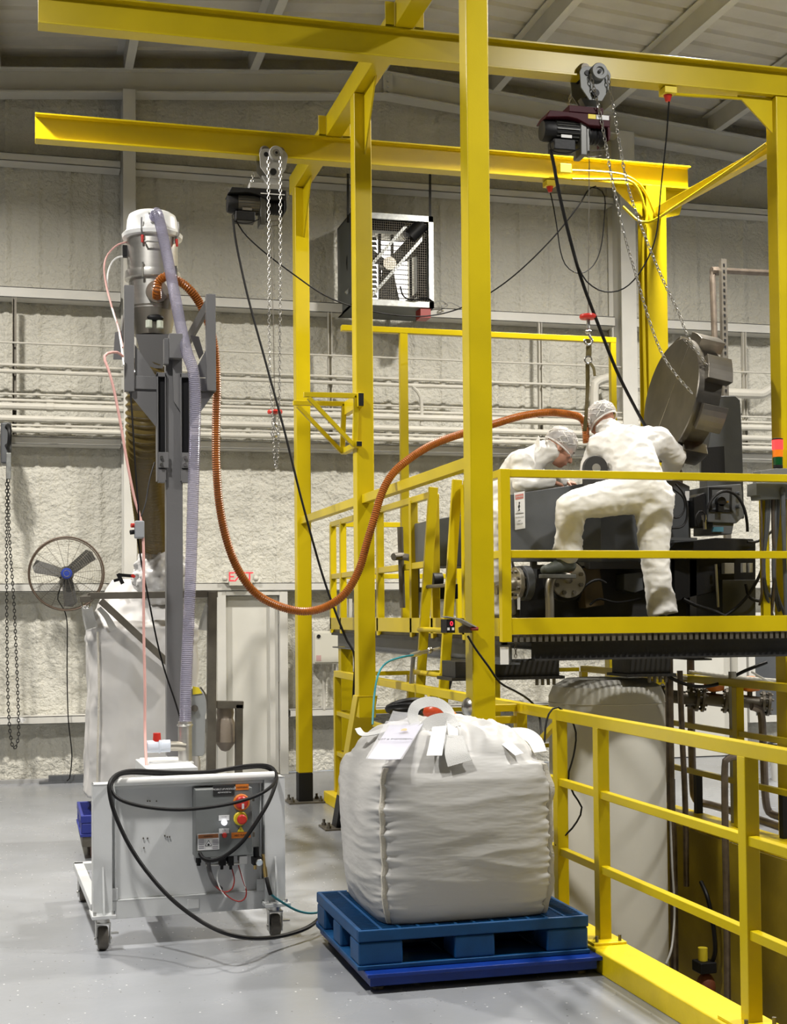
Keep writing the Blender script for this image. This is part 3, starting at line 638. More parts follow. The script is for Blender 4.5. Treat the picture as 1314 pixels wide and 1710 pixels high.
strap([pa(700,1222,6.14), pa(722,1205,6.17), pa(748,1202,6.17), pa(758,1215,6.13)], (.05, .07), (0,-1,.4), STRAP, 'lift_loop_base')
strap([pa(842,1226,6.3), pa(872,1224,6.24), pa(892,1236,6.15), pa(902,1256,6.05)], (.10, .06), (-.2,-.5,1), STRAP, 'lift_loop')
strap([pa(597,1216,6.46), pa(606,1226,6.42), pa(628,1223,6.36), pa(646,1216,6.32)], (.03, .06), (0,-.6,1), STRAP, 'lift_loop')
def sheet(name, corners, mt, parent, th=.0015, bend=0, n=8):
    a, b, c, d = [Vector(p) for p in corners]; nr = (b-a).cross(d-a).normalized(); mb = MB(); top = []
    for j in range(n+1):
        for i in range(n+1):
            u_, v_ = i/n, j/n; p = (a*(1-u_)+b*u_)*(1-v_) + (d*(1-u_)+c*u_)*v_
            top.append(p + nr*bend*(math.sin(PI*u_)*.6+math.sin(PI*v_)*.6))
    m_ = len(top); q = n+1
    mb.v = [tuple(p) for p in top]+[tuple(p-nr*th) for p in top]
    mb.f = [(j*q+i, j*q+i+1, (j+1)*q+i+1, (j+1)*q+i) for j in range(n) for i in range(n)]
    mb.f += [tuple(k+m_ for k in f)[::-1] for f in mb.f]
    return build(name, mb, mt, parent, smooth=60)
sheet('cloth_patch', [pa(722,1214,6.08), pa(746,1212,6.08), pa(738,1262,5.965), pa(712,1262,5.965)], WLAB, BT)
sheet('cloth_patch', [pa(826,1234,6.08), pa(846,1232,6.09), pa(874,1258,5.99), pa(860,1262,5.985)], WLAB, BT)
DOC = thing('document_pouch', 'clear pouch with a white printed lot sheet lying on the bulk bag', 'document', tuple(pa(655,1240,6.1)))
cs = [pa(650,1211,6.18), pa(706,1209,6.16), pa(668,1268,5.938), pa(614,1267,5.955)]
sheet('paper_sheet', cs, PAPER, DOC, bend=.006)
up = [p + Vector((0,-.006,.006)) for p in [pa(644,1206,6.2), pa(709,1206,6.18), pa(671,1270,5.93), pa(610,1269,5.945)]]
sheet('pouch', up, POUCH, DOC, bend=.007)
sheet('pouch', [pa(656,1187,6.34), pa(683,1190,6.33), pa(690,1209,6.2), pa(646,1210,6.21)], POUCH, DOC, bend=.004)
ux = (cs[2]-cs[3]).normalized()*.5 + (cs[1]-cs[0]).normalized()*.5; uy = ((cs[0]+cs[1])-(cs[2]+cs[3])).normalized(); nn = ux.cross(uy).normalized()
cc = (cs[0]+cs[1]+cs[2]+cs[3])/4 + nn*.0125
build('lot_text', text_mb('LOT # 3N2M03BXN', .018, cc+uy*.0, ux, uy, .0004, spacing=1.0), INK, DOC, smooth=0)
build('letterhead', text_mb('- - - - - - - -', .010, cc+uy*.055, ux, uy, .0003), GREYINK, DOC, smooth=0)
lg = MB(); c0 = cc+uy*.085+ux*.012
lg.prism([c0+ux*(.014*math.cos(k*PI/8))+uy*(.016*math.sin(k*PI/8)-.004) for k in range(-1, 10)], nn*.0006)
build('emblem', lg, mat('tan_print', (.60, .40, .22), .6), DOC, smooth=0)
# ================================================================== CART WITH BLOWER, MAST AND RECEIVER
C0 = Vector((.37, 7.03, 0)); CA = .035
CT = thing('conveyor_cart', 'white wheeled cart with front panel carrying the grey mast and vacuum receiver', 'cart', tuple(C0))
def cb(name, mb, m, parent=CT, **k): return build(name, rotz(mb, C0, CA), m, parent, **k)
for xa, xb, lab in ((.322, .415, ''), (1.182, 1.290, '')):
    lg = cb('leg', MB().box((xa,7.02,.18), (xb,7.028,.815)).box((xa,7.028,.18), (xa+.008,7.12,.815)).box((xb-.008,7.028,.18), (xb,7.12,.815)).box((xa,7.02,.805), (xb,7.12,.815)), CART, bevel=.002, seg=1)
    xm = (xa+xb)/2+.0
    cb('rib', MB().prism([(xm-.004,7.02,.182), (xm-.004,6.955,.182), (xm-.004,7.018,.41)], (.009,0,0)), CART, lg, smooth=0)
    pl = cb('mounting_plate', MB().box((xa-.012,6.95,.165), (xb+.012,7.13,.182)), CART, lg, bevel=.002, seg=1)
mb = MB()
for xm in (.37, 1.236):
    for dx in (-.045, .045):
        for y in (6.972, 7.10): mb.cyl((xm+dx,y,.182), (xm+dx,y,.198), .009, n=6)
stuff(cb('bolts', mb, CHROME))
def caster(x, y, s=0):
    f = cb('caster', MB().box((x-.036,y-.03,.128), (x+.036,y+.05,.136)).box((x-.036,y-.018,.03), (x-.031,y+.03,.13)).box((x+.031,y-.018,.03), (x+.036,y+.03,.13)).cyl((x,y,.136), (x,y,.165), .03, n=14).cyl((x-.042,y+.008,.055), (x+.042,y+.008,.055), .008, n=10), CHROME, bevel=.001, seg=1)
    cb('wheel', MB().lathe([(.02,-.024), (.05,-.024), (.056,-.018), (.058,0), (.056,.018), (.05,.024), (.02,.024)], (x,y+.008,.058), (1,0,0), 28), WHEEL, f)
    cb('brake_lever', MB().box((x+.04,y-.01,.075), (x+.075,y+.01,.083)), CHROME, f, smooth=0)
for x in (.37, 1.236):
    for y in (7.03, 8.25): caster(x, y)
cb('front_panel', MB().box((.415,7.075,.235), (1.182,7.082,.80)).box((.43,7.05,.235), (.437,7.078,.80)).box((1.165,7.05,.235), (1.172,7.078,.80)), CART, bevel=.001, seg=1)
mb = MB()
for u, v in ((247,1338), (251,1338), (262,1338), (240,1400), (247,1400), (241,1416), (276,1396), (280,1398), (284,1398)):
    p = at(u, v, y=7.075); mb.cyl((p.x,7.068,p.z), (p.x,7.076,p.z), .004, n=8)
stuff(cb('screws', mb, RAW))
cb('top_tube', MB().cyl((.425,7.03,.822), (1.235,7.03,.822), .021, n=20), WHITE)
cb('top_flange', MB().box((.43,7.035,.785), (1.18,7.09,.80)), CART, bevel=.002, seg=1)
lb = cb('lower_beam', MB().box((.415,7.05,.142), (1.20,7.058,.232)).box((.415,7.05,.226), (1.20,7.13,.234)), CART, bevel=.002, seg=1)
cb('end_tab', MB().box((.415,7.048,.234), (.445,7.054,.295)), CART, lb, smooth=0, bevel=.002, seg=1)
cb('end_tab', MB().box((1.145,7.048,.234), (1.20,7.054,.295)), CART, lb, smooth=0, bevel=.002, seg=1)
cb('pocket_plate', MB().box((.79,7.044,.168), (.85,7.051,.215)), CART, lb, smooth=0, bevel=.002, seg=1)
for x in (.315, 1.24): cb('side_beam', MB().box((x,7.10,.175), (x+.055,8.32,.215)), CART, bevel=.003)
cb('rear_beam', MB().box((.315,8.27,.175), (1.295,8.33,.215)), CART, bevel=.003)
cb('blower_cabinet', MB().box((.60,7.14,.19), (.86,7.66,.868)).box((.66,7.66,.19), (.92,8.0,.84)), CART, bevel=.004)
# control enclosure on the panel
xa, xb, za, zb = at(325,1400,y=7.0).x, at(420,1400,y=7.0).x, .435, .775
ybx = 6.955
EN = cb('control_enclosure', MB().box((xa,ybx,za), (xb,7.07,zb)), CBOX, bevel=.004)
def ep(u, v, d=.0):  # point on the enclosure front from photograph detail
    p = at(u, v, y=6.97); return Vector((p.x, ybx-d, p.z))
def plate(u0, v0, u1, v1, m, name, d=.002):
    a, b = ep(u0, v0), ep(u1, v1); return cb(name, MB().box((a.x,ybx-d,b.z), (b.x,ybx+.001,a.z)), m, EN, smooth=0)
def etext(s_, u, v, size, m, d=.0035, shear=0): return cb('lettering', text_mb(s_, size, ep(u, v, d), (1,0,0), (0,0,1), .0003, shear=shear), m, EN, smooth=0)
plate(355, 1312, 391, 1328, INK, 'name_plate', .0025); plate(356.5, 1313.5, 389.5, 1326.5, mat('plate_rim', (.10,.10,.11), .4), 'plate_rim', .0022)
etext('MOBILE UP-MODULE', 373, 1318, .0125, WLAB, .004, .3); etext('ADVANCED Inc', 374, 1323.3, .010, WLAB, .004, .3)
plate(393, 1310.5, 415, 1319, ORL, 'orange_label'); etext('WARNING', 404, 1314.8, .012, INK)
a = ep(402.5, 1340)
cb('main_switch', MB().lathe([(.042,0), (.042,.008), (.036,.012)], a, (0,-1,0), 24), ORL, EN)
cb('switch_handle', MB().lathe([(.034,.011), (.032,.020), (.024,.026), (.0,.026)], a, (0,-1,0), 24), RED, EN)
cb('switch_mark', MB().box((a.x-.002,ybx-.030,a.z-.03), (a.x+.009,ybx-.025,a.z-.004)), WLAB, EN, smooth=0)
a = ep(401, 1367)
cb('stop_collar', MB().lathe([(.035,0), (.035,.006), (.03,.012), (.0,.012)], a, (0,-1,0), 24), YEL, EN)
cb('stop_button', MB().lathe([(.012,.012), (.013,.03), (.024,.034), (.025,.046), (.019,.05), (.0,.051)], a, (0,-1,0), 24), RED, EN)
plate(364.5, 1362, 382.5, 1370, WLAB, 'legend_plate'); etext('POWER', 373.5, 1364.5, .008, GREYINK)
plate(365, 1384, 382, 1391.5, WLAB, 'legend_plate'); etext('STOP', 373.5, 1387, .008, GREYINK)
a = ep(373.5, 1373.5); cb('lit_button', MB().lathe([(.014,0), (.014,.014), (.011,.02), (0,.021)], a, (0,-1,0), 16), LAMPW, EN)
a = ep(374, 1395); cb('stop_button_small', MB().lathe([(.013,0), (.013,.010), (.010,.014), (0,.014)], a, (0,-1,0), 16), RED, EN)
plate(386, 1391, 418, 1399, ORL, 'orange_label'); etext('ARC FLASH', 402, 1395, .0135, INK)
a = ep(401.5, 1385.5); tri = MB().prism([a+V(-.018,0,-.012), a+V(.018,0,-.012), a+V(0,0,.018)], (0,-.003,0)); cb('warning_triangle', tri, YEL, EN, smooth=0)
etext('!', 401.5, 1386, .018, INK, .0045)
plate(329, 1393, 365.5, 1418.5, WLAB, 'warning_label'); plate(330, 1394, 364, 1399, mat('label_brown', (.36,.13,.04), .5), 'label_header', .0028)
etext('WARNING', 347, 1396.6, .0095, INK, .0038)
plate(341.7, 1400.5, 342.1, 1418, GREYINK, 'label_rule', .0028); plate(353, 1400.5, 353.4, 1418, GREYINK, 'label_rule', .0028)
for v in (1402, 1404.5, 1407, 1409.5, 1413, 1416):
    plate(331, v, 340, v+.9, GREYINK, 'label_line', .0028); plate(354.5, v, 363.5, v+.9, GREYINK, 'label_line', .0028)
a = ep(347.3, 1408.5)
for s_, m_ in ((1, INK), (.78, WLAB)):
    cb('label_triangle', MB().prism([a+V(-.017*s_,0,-.012*s_), a+V(.017*s_,0,-.012*s_), a+V(0,0,.017*s_)], (0,-.003-.0012*(s_ < 1),0)), m_, EN, smooth=0)
cb('label_flame', MB().ball(a+V(0,-.0045,-.005), (.006,.001,.005), 10, 6), INK, EN)
for z in (zb-.06, za+.10): cb('door_latch', MB().box((xb-.002,ybx+.012,z-.012), (xb+.014,ybx+.03,z+.012)), RAW, EN, bevel=.002, seg=1)
# fittings under the enclosure
for u, m_ in ((333, RUB), (348, mat('grey_conduit', (.14, .13, .125), .5)), (372, RUB), (384, RUB), (403, CHROME)):
    p = ep(u, 1422); cb('cable_gland', MB().cyl((p.x,7.0,za+.002), (p.x,7.0,za-.03), .014, n=12).cyl((p.x,7.0,za-.03), (p.x,7.0,za-.045), .010, n=12), m_, EN)
p = lambda u, v, y=6.99: at(u, v, y=y)
cb('valve', MB().box((p(366,1440).x,6.97,p(366,1446).z), (p(377,1440).x,7.01,p(366,1426).z)).cyl((p(371,1450).x,6.99,p(371,1453).z), (p(371,1440).x,6.99,p(371,1444).z), .008, n=10), RUB)
cb('valve', MB().box((p(381,1440).x,6.97,p(381,1446).z), (p(390,1440).x,7.01,p(381,1424).z)).cyl((p(386,1450).x,6.99,p(386,1453).z), (p(386,1440).x,6.99,p(386,1444).z), .008, n=10), RUB)
cb('manifold', MB().cyl((p(344,1446).x,6.99,p(344,1446).z), (p(408,1443).x,6.99,p(408,1443).z), .006, n=8).box((p(399,1440).x,6.96,p(399,1443).z), (p(412,1440).x,7.0,p(399,1430).z)), CHROME)
reg = cb('air_regulator', MB().cyl(p(429,1416), p(429,1434), .015, n=14).box((p(422,1434).x,6.96,p(422,1445).z), (p(436,1434).x,7.02,p(422,1433).z)), RUB)
q = p(432, 1440); cb('gauge', MB().lathe([(.018,0), (.018,.014), (.015,.016)], (q.x,6.965,q.z), (0,-1,0), 18), CHROME, reg)
cb('gauge_face', MB().cyl((q.x,6.952,q.z), (q.x,6.948,q.z), .015, n=18), mat('gauge_face', (.55,.62,.68), .3), reg)
cb('bowl', MB().cyl(p(427,1446), p(427,1453), .008, n=10), COPPER, reg)
cb('hose_coupling', MB().cyl(p(440,1428), p(443,1450), .008, n=10).cyl(p(443,1450), p(445,1466), .011, n=10), COPPER)
cb('conduit', hose([p(348,1428), p(350,1455), p(358,1475), p(370,1486,7.03)], .012, .02, 8), mat('grey_flex', (.10,.095,.095), .5))
for pts, m_, r in (([p(388,1452), p(392,1470), p(388,1486), p(376,1491), p(366,1486), p(360,1480)], REDD, .0035), ([p(399,1446), p(406,1470), p(412,1488), p(411,1500), p(402,1507), p(388,1503), p(374,1492)], REDD, .0035),
                   ([p(365,1452), p(363,1468), p(368,1485), p(378,1500)], WHITE, .0035), ([p(401,1446), p(406,1466), p(411,1485)], WHITE, .0035)):
    cb('air_tube', hose(pts, r, .015, 6), m_)
# looped power cable on the cart, lying over to the pallet
pc = lambda u, v, y: at(u, v, y=y)
tag(build('power_cable', hose([pc(333,1424,6.98), pc(340,1434,6.94), pc(356,1437,6.91), pc(378,1428,6.9), pc(405,1405,6.9), pc(430,1370,6.92), pc(448,1340,6.95), pc(459,1312,7.0), pc(461,1295,7.06), pc(455,1283,7.1), pc(438,1278,7.12), pc(405,1280,7.1), pc(350,1289,7.1),
      pc(290,1290,7.08), pc(225,1287,7.04), pc(198,1292,6.99), pc(184,1306,6.95), pc(183,1325,6.93), pc(192,1360,6.92), pc(215,1410,6.9), pc(245,1455,6.86), pc(285,1500,6.78), pc(330,1535,6.65), pc(370,1556,6.50), pc(410,1566,6.55), pc(450,1566,6.72), pc(490,1558,6.85), pc(520,1545,6.95), pc(545,1522,7.15)], .0105, .02, 8), RUB),
    'thick black power cable looped over the white cart and lying on the floor', 'cable')
tag(build('cable_loop', hose([pc(462,1300,7.04), pc(450,1316,6.95), pc(420,1332,6.93), pc(370,1345,6.92), pc(300,1352,6.92), pc(240,1347,6.93), pc(200,1335,6.94), pc(186,1318,6.96), pc(192,1300,7.01), pc(215,1291,7.06), pc(300,1293,7.11), pc(400,1283,7.14), pc(440,1281,7.14), pc(462,1292,7.08)], .009, .02, 8), RUB),
    'black cable loop hanging across the front panel of the white cart', 'cable')
tag(build('teal_hose', MB().tube(smooth_path([pc(446,1468,6.96), pc(450,1490,6.93), pc(470,1506,6.95), pc(500,1522,7.0), pc(530,1524,7.05), pc(555,1510,7.2)], .02), .006, 8), TEAL), 'thin teal air hose running from the cart down to the floor', 'hose')
tag(build('hose_sleeve', hose([pc(445,1466,6.95), pc(448,1480,6.93), pc(452,1494,6.925)], .011, .02, 8), RUB), 'short black rubber sleeve on the teal hose end at the cart', 'hose')
# mast
my = 7.85
ml, mr = at(278, 900, y=my-.045).x, at(305.5, 900, y=my-.045).x
MAST = build('mast', MB().box((ml,my-.045,.86), (mr,my+.05,at(290,592,y=my).z)), CGREY, CT, bevel=.004)
mz = lambda v, y=my-.06: at(290, v, y=y).z
mx = lambda u, v, y=my-.06: at(u, v, y=y).x
build('mast_cap', MB().box((mx(281,580),my-.12,mz(601)), (mx(303,580),my-.04,mz(560))), CGREY, MAST, bevel=.003)
build('mast_flange', MB().box((mx(273,580),my-.09,mz(610)), (mx(281,580),my-.04,mz(567))), CGREY, MAST, bevel=.002, seg=1)
for u0, u1 in ((262, 277), (301, 317)):
    r = build('slide_rail', MB().box((mx(u0,700),my-.07,mz(803)), (mx(u0,700)+.007,my+.02,mz(624))).box((mx(u1,700)-.005,my-.07,mz(803)), (mx(u1,700),my+.02,mz(624))).box((mx(u0,700),my-.07,mz(630)), (mx(u1,700),my+.02,mz(623))), CGREY, MAST, smooth=0, bevel=.001, seg=1)
    build('slide_track', MB().box((mx(u0,700)+.008,my-.05,mz(800)), (mx(u1,700)-.006,my+.02,mz(630))), BLK, r, smooth=0)
    c = build('clamp_plate', MB().box((mx(u0+2,770),my-.078,mz(782)), (mx(u1+4,770) if u0 < 280 else mx(u1-1,770),my-.066,mz(756))), CGREY, MAST, bevel=.002, seg=1)
    mb = MB()
    for v in (764, 776):
        b = at((u0+u1)/2, v, y=my-.08); mb.cyl((b.x,my-.078,b.z), (b.x,my-.090,b.z), .010, n=8)
    stuff(build('bolts', mb, CHROME, c))
    build('foot_block', MB().box((mx(u0+2,795),my-.07,mz(806)), (mx(u1-1,795),my-.02,mz(783))), CGREY, MAST, bevel=.002, seg=1)
build('mast_gusset', MB().prism([(mx(288,640),my-.05,mz(601)), (mx(303,640),my-.05,mz(601)), (mx(303,640),my-.05,mz(690)), (mx(290,640),my-.05,mz(670))], (0,-.012,0)), CGREY, MAST, smooth=0)
FK = build('fork', MB().box((mx(210,640),my-.03,mz(650)), (mx(362,640),my+.02,mz(628))), CGREY, CT, bevel=.003)
setlabel(FK, 'grey lifting fork frame carrying the steel receiver')
build('fork_arm', MB().box((mx(208,560),my-.05,mz(655)), (mx(224.5,560),my+.0,mz(479))), CGREY, FK, bevel=.003)
build('fork_arm', MB().box((mx(345,560),my-.05,mz(650)), (mx(361,560),my+.0,mz(487))), CGREY, FK, bevel=.003)
def xzp(pts, y, t): return MB().prism([(at(u, v, y=y).x, y, at(u, v, y=y).z) for u, v in pts], (0, t, 0))
build('fork_web', xzp([(225,575), (262,630), (225,630)], my-.02, .01), CGREY, FK, smooth=0)
build('fork_web', xzp([(345,582), (345,630), (320,630)], my-.02, .01), CGREY, FK, smooth=0)
build('fork_gusset', xzp([(210,650), (262,650), (262,714)], my-.02, .01), CGREY, FK, smooth=0)
build('fork_gusset', xzp([(318,650), (362,650), (318,712)], my-.02, .01), CGREY, FK, smooth=0)
ry = 8.45
build('fork_side_arm', MB().bar(at(212,505,y=my), at(203,570,y=ry), .02, .05), CGREY, FK, smooth=0)
build('fork_side_arm', MB().bar(at(352,500,y=my), at(312,572,y=ry), .02, .07), CGREY, FK, smooth=0)
build('fork_side_plate', xzp([(192,555), (205,552), (205,600), (189,600)], ry-.3, .012), CGREY, FK, smooth=0)
build('fork_side_plate', xzp([(318,560), (332,562), (340,590), (333,600)], ry-.3, .012), CGREY, FK, smooth=0)
build('hopper_throat', MB().rings([[at(u, v, y=y) for u, v, y in ((226,558,ry-.16), (283,558,ry-.16), (281,560,ry+.1), (228,560,ry+.1))], [at(u, v, y=y) for u, v, y in ((240,615,ry-.12), (272,615,ry-.12), (271,615,ry+.05), (241,615,ry+.05))]]), CGREY, FK, smooth=0)
# receiver
REC = thing('vacuum_receiver', 'stainless steel cylinder vacuum receiver with white domed lid on top of the mast', 'receiver', tuple(at(255,560,y=ry)))
rz = lambda v: at(255, v, y=ry).z
ra = at(254.5, 450, y=ry).x; k = (at(297,450,y=ry).x-at(212,450,y=ry).x)/2
build('receiver_shell', MB().lathe([(k,rz(458)), (k,rz(392)), (k-.004,rz(391))], (ra,ry,0), n=48, cap=True), STEEL, REC)
build('lid', MB().lathe([(k+.008,rz(401)), (k+.026,rz(400)), (k+.030,rz(394)), (k+.012,rz(390)), (k+.003,rz(386)), (k*.985,rz(370)), (k*.92,rz(362)), (k*.75,rz(357.5)), (k*.4,rz(355.5)), (0,rz(355))], (ra,ry,0), n=48), WHITE, REC, smooth=50)
build('clamp_ring', MB().lathe([(k,rz(470)), (k+.014,rz(469)), (k+.016,rz(462)), (k+.014,rz(457)), (k,rz(456))], (ra,ry,0), n=48), STEEL, REC)
build('lower_shell', MB().lathe([(k*.93,rz(520)), (k*.93,rz(466))], (ra,ry,0), n=48), STEEL, REC)
cn = build('cone', MB().lathe([(k*.72,rz(562)), (k*.93,rz(518)), (k*.95,rz(515))], (ra,ry,0), n=48), BRUSH, REC)
build('cone_window', MB().ball((ra+.005,ry-k*.84,rz(538)), (.05,.02,.022), 16, 8), BLK, cn)
for dx in (-.035, .03): build('probe', MB().cyl((ra+dx,ry-k*.86-.02,rz(556)), (ra+dx,ry-k*.86-.02,rz(544)), .02, n=12), mat('pale_plastic', (.62,.66,.55), .4), cn)
for a in (-115, -38, 80):
    e = Vector((math.cos(math.radians(a)), math.sin(math.radians(a)), 0)); b = Vector((ra,ry,0))
    lt = build('latch', MB().tube([b+e*(k+.03)+V(0,0,rz(377)), b+e*(k+.034)+V(0,0,rz(397)), b+e*(k+.022)+V(0,0,rz(404))], .005, 6).box(b+e*(k+.012)+V(-.008,-.008,rz(412)), b+e*(k+.012)+V(.008,.008,rz(398))), CHROME, REC)
    build('latch_grip', MB().cyl(b+e*(k+.018)+V(0,0,rz(405)), b+e*(k+.022)+V(0,0,rz(417)), .010, .007, 10), RED, lt)
    build('latch', MB().box(b+e*(k+.012)+V(-.006,-.006,rz(475)), b+e*(k+.012)+V(.006,.006,rz(449))).cyl(b+e*(k+.02)+V(0,0,rz(453)), b+e*(k+.02)+V(0,0,rz(473)), .006, n=8), CHROME, REC)
hy = ry-k
build('grab_handle', MB().tube([(ra-.055,hy-.0,rz(417.5)), (ra-.06,hy-.035,rz(417.5)), (ra-.045,hy-.04,rz(417.2)), (ra+.045,hy-.04,rz(417.2)), (ra+.06,hy-.03,rz(417.5)), (ra+.055,hy+.01,rz(417.5))], .006, 8), CHROME, REC)
ix = at(262, 497, y=ry-k*.95).x
fl = build('inlet_flange', MB().cyl((ix,ry-k*.80,rz(496)), (ix,ry-k*1.12,rz(497)), .066, n=32), BRUSH, REC)
build('inlet_pipe', MB().cyl((ix,ry-k*1.1,rz(497)), (ix,ry-k*1.4,rz(497)), .03, n=24), STEEL, fl)
build('side_valve', MB().cyl(at(281,500,y=ry-k), at(279,516,y=ry-k*.9), .028, n=16).cyl(at(281,490,y=ry-k*1.05), at(281,500,y=ry-k), .018, n=12), BRUSH, REC)
build('outlet_ring', MB().torus(at(258,362,y=ry-k-.005), (-.55,-.8,0), .038, .01, 24, 8), CHROME, REC)
build('side_fitting', MB().box(at(208,416,y=ry)+V(-.012,-.02,-.05), at(213,416,y=ry)+V(.01,.02,.02)), RUB, REC, bevel=.003)
for pts, m_, nm in (([at(213,404,y=ry), at(196,409,y=ry), at(180,425,y=ry), at(174,445,y=ry-.05), at(177,475,y=ry-.1), at(186,510,y=ry-.2), at(197,545,y=ry-.3), at(205,580,y=my-.05)], PINK, 'air_line'), ([at(208,428,y=ry), at(195,430,y=ry), at(184,443,y=ry), at(179,465,y=ry-.05), at(181,490,y=ry-.1), at(190,525,y=ry-.25), at(199,555,y=ry-.3), at(207,610,y=my-.06)], WHITE, 'air_line')):
    build(nm, hose(pts, .0055, .03, 6), m_, REC)
# blower piping
by = 7.5
BL = thing('blower_outlet', 'stainless outlet pipe with white plastic valve standing on the cart top', 'pipe', tuple(at(310,1285,y=by)))
pz = lambda v: at(300, v, y=by).z
bx = at(309, 1250, y=by).x
build('outlet_pipe', MB().cyl((bx,by,.866), (bx,by,pz(1205)), .037, n=24), STEEL, BL)
build('pipe_elbow', MB().tube(smooth_path([(bx,by-.02,pz(1247)), at(296,1246,y=by-.02), at(283,1246,y=by-.02)], .01), .026, 16), BRUSH, BL)
vv = build('valve_body', MB().cyl(at(243,1247,y=by-.02), at(284,1245.5,y=by-.02), .033, n=24), PVC, BL)
build('valve_knob', MB().cyl(at(262,1238,y=by-.02), at(262,1224,y=by-.02), .022, .02, 14), RED, vv)
build('valve_rib', MB().torus(at(266,1246,y=by-.02), (1,0,0), .033, .006, 20, 8), PVC, vv)
build('pipe_clamp', MB().torus((bx,by,pz(1211)), (0,0,1), .038, .006, 24, 8), CHROME, BL)
GD = build('belt_guard', MB().prism([(at(u,v,y=7.95).x, 7.92, at(u,v,y=7.95).z) for u, v in [(318,1262), (338,1262), (341,1256), (342,1200)] + [(326+18*math.cos(t_), 1180+33*math.sin(t_)) for t_ in np.linspace(.5, -PI*.95, 14)] + [(312,1200)]], (0,.12,0)), mat('guard_grey', (.30,.31,.31), .5), CT, bevel=.004)
build('guard_label', MB().prism([(at(u,v,y=7.91).x, 7.915, at(u,v,y=7.91).z) for u, v in ((322,1146), (332,1148), (338,1158), (322,1160))], (0,.004,0)), YEL, GD, smooth=0)
build('guard_bolt', MB().cyl(at(325,1183,y=7.92), at(325,1183,y=7.90), .02, n=12), RAW, GD)
# hoses
tag(build('clear_hose', ribbed([at(258,362,y=ry-k-.01), at(262,356,y=ry-k-.07), at(267,372,y=ry-k-.10), at(275,408,y=8.14), at(285,458,y=8.05), at(295,510,y=7.92), at(304,555,y=7.8), at(313,592,y=7.70), at(322,618,y=7.66), at(326,660,y=7.64), at(325,740,y=7.62), at(322,840,y=7.6), at(319,940,y=7.58), at(315,1040,y=7.55), at(311,1130,y=7.52), at(309,1214,y=7.50)], .0315, .011, .0016, 16), CLEARH),
    'clear violet ribbed hose running from the white receiver lid down the mast', 'hose')
OH = [at(262,496,y=ry-k*1.42), at(262,484,y=ry-k*1.7), at(265,471,y=ry-k*1.75), at(276,462,y=8.16), at(292,466,y=8.14), at(314,481,y=8.15), at(333,506,y=8.2), at(348,540,y=8.25), at(358,580,y=8.3), at(362,640,y=8.35), at(361,700,y=8.4), at(361,770,y=8.42), at(366,840,y=8.44), at(378,900,y=8.46), at(397,950,y=8.5), at(424,988,y=8.52), at(460,1010,y=8.55), at(505,1021,y=8.58), at(545,1013,y=8.6), at(578,989,y=8.62), at(600,950,y=8.65), at(613,905,y=8.67), at(625,865,y=8.68), at(637,825,y=8.7), at(655,792,y=8.72), at(685,765,y=8.75), at(725,741,y=8.8), at(775,723,y=8.85), at(825,708,y=8.9), at(870,695,y=8.95), at(915,689,y=9.0), at(950,692,y=9.05), at(970,698,y=9.08), at(977,712,y=9.1), at(979,740,y=9.12)]
tag(build('orange_hose', ribbed(OH, .0250, .014, .0026, 12), ORANGE), 'long orange ribbed hose sagging from the receiver across to the machine', 'hose')
tag(build('brown_duct', ribbed([at(256,612,y=ry), at(247,640,y=ry), at(245,690,y=ry), at(246,750,y=ry+.15), at(252,820,y=ry+.6), at(258,880,y=ry+1.1), at(262,925,y=9.9), at(263,945,y=9.95)], .122, .042, .008, 32, 6), DUCT), 'wide translucent brown ribbed duct hanging from the receiver to the rear bag', 'duct')
# pendant with its ropes
PD = thing('pendant_control', 'small grey pendant button box hanging beside the mast on a pink rope', 'pendant', tuple(at(231,884,y=7.6)))
q = at(231, 884, y=7.6)
pb = build('pendant_box', MB().box((q.x-.022,7.56,q.z-.05), (q.x+.03,7.62,q.z+.045)), mat('pendant_grey', (.33,.34,.36), .45), PD, bevel=.008)
build('button', MB().cyl((q.x-.022,7.585,q.z+.02), (q.x-.04,7.58,q.z+.02), .012, n=10), RED, pb)
build('button', MB().cyl((q.x-.022,7.585,q.z-.015), (q.x-.045,7.58,q.z-.018), .013, n=10), RUB, pb)
build('pendant_rope', hose([at(205,595,y=my-.08), at(195,588,y=7.72), at(180,590,y=7.7), at(174,597,y=7.68), at(182,620,y=7.65), at(190,650,y=7.64), at(200,700,y=7.63), at(212,770,y=7.62), at(224,830,y=7.61), at(235,868,y=7.6), at(239,900,y=7.58), at(240,960,y=7.56), at(240,1050,y=7.54), at(242,1150,y=7.5), at(242,1220,y=7.47), at(245,1290,y=7.3)], .0075, .03, 8), PINK, PD)
build('pendant_cord', hose([at(218,655,y=my-.1), at(221,700,y=7.7), at(226,780,y=7.64), at(231,850,y=7.6), at(232,872,y=7.6)], .005, .03, 6), CAB, PD)
build('pendant_cord', hose([at(258,772,y=my-.08), at(250,800,y=7.7), at(243,840,y=7.62), at(236,862,y=7.58)], .004, .03, 6), CAB, PD)
build('pendant_cord', hose([at(230,900,y=7.6), at(238,950,y=7.6), at(250,1010,y=7.62), at(262,1070,y=7.64), at(275,1120,y=7.66), at(292,1170,y=7.68), at(301,1200,y=7.68)], .005, .03, 6), CAB, PD)
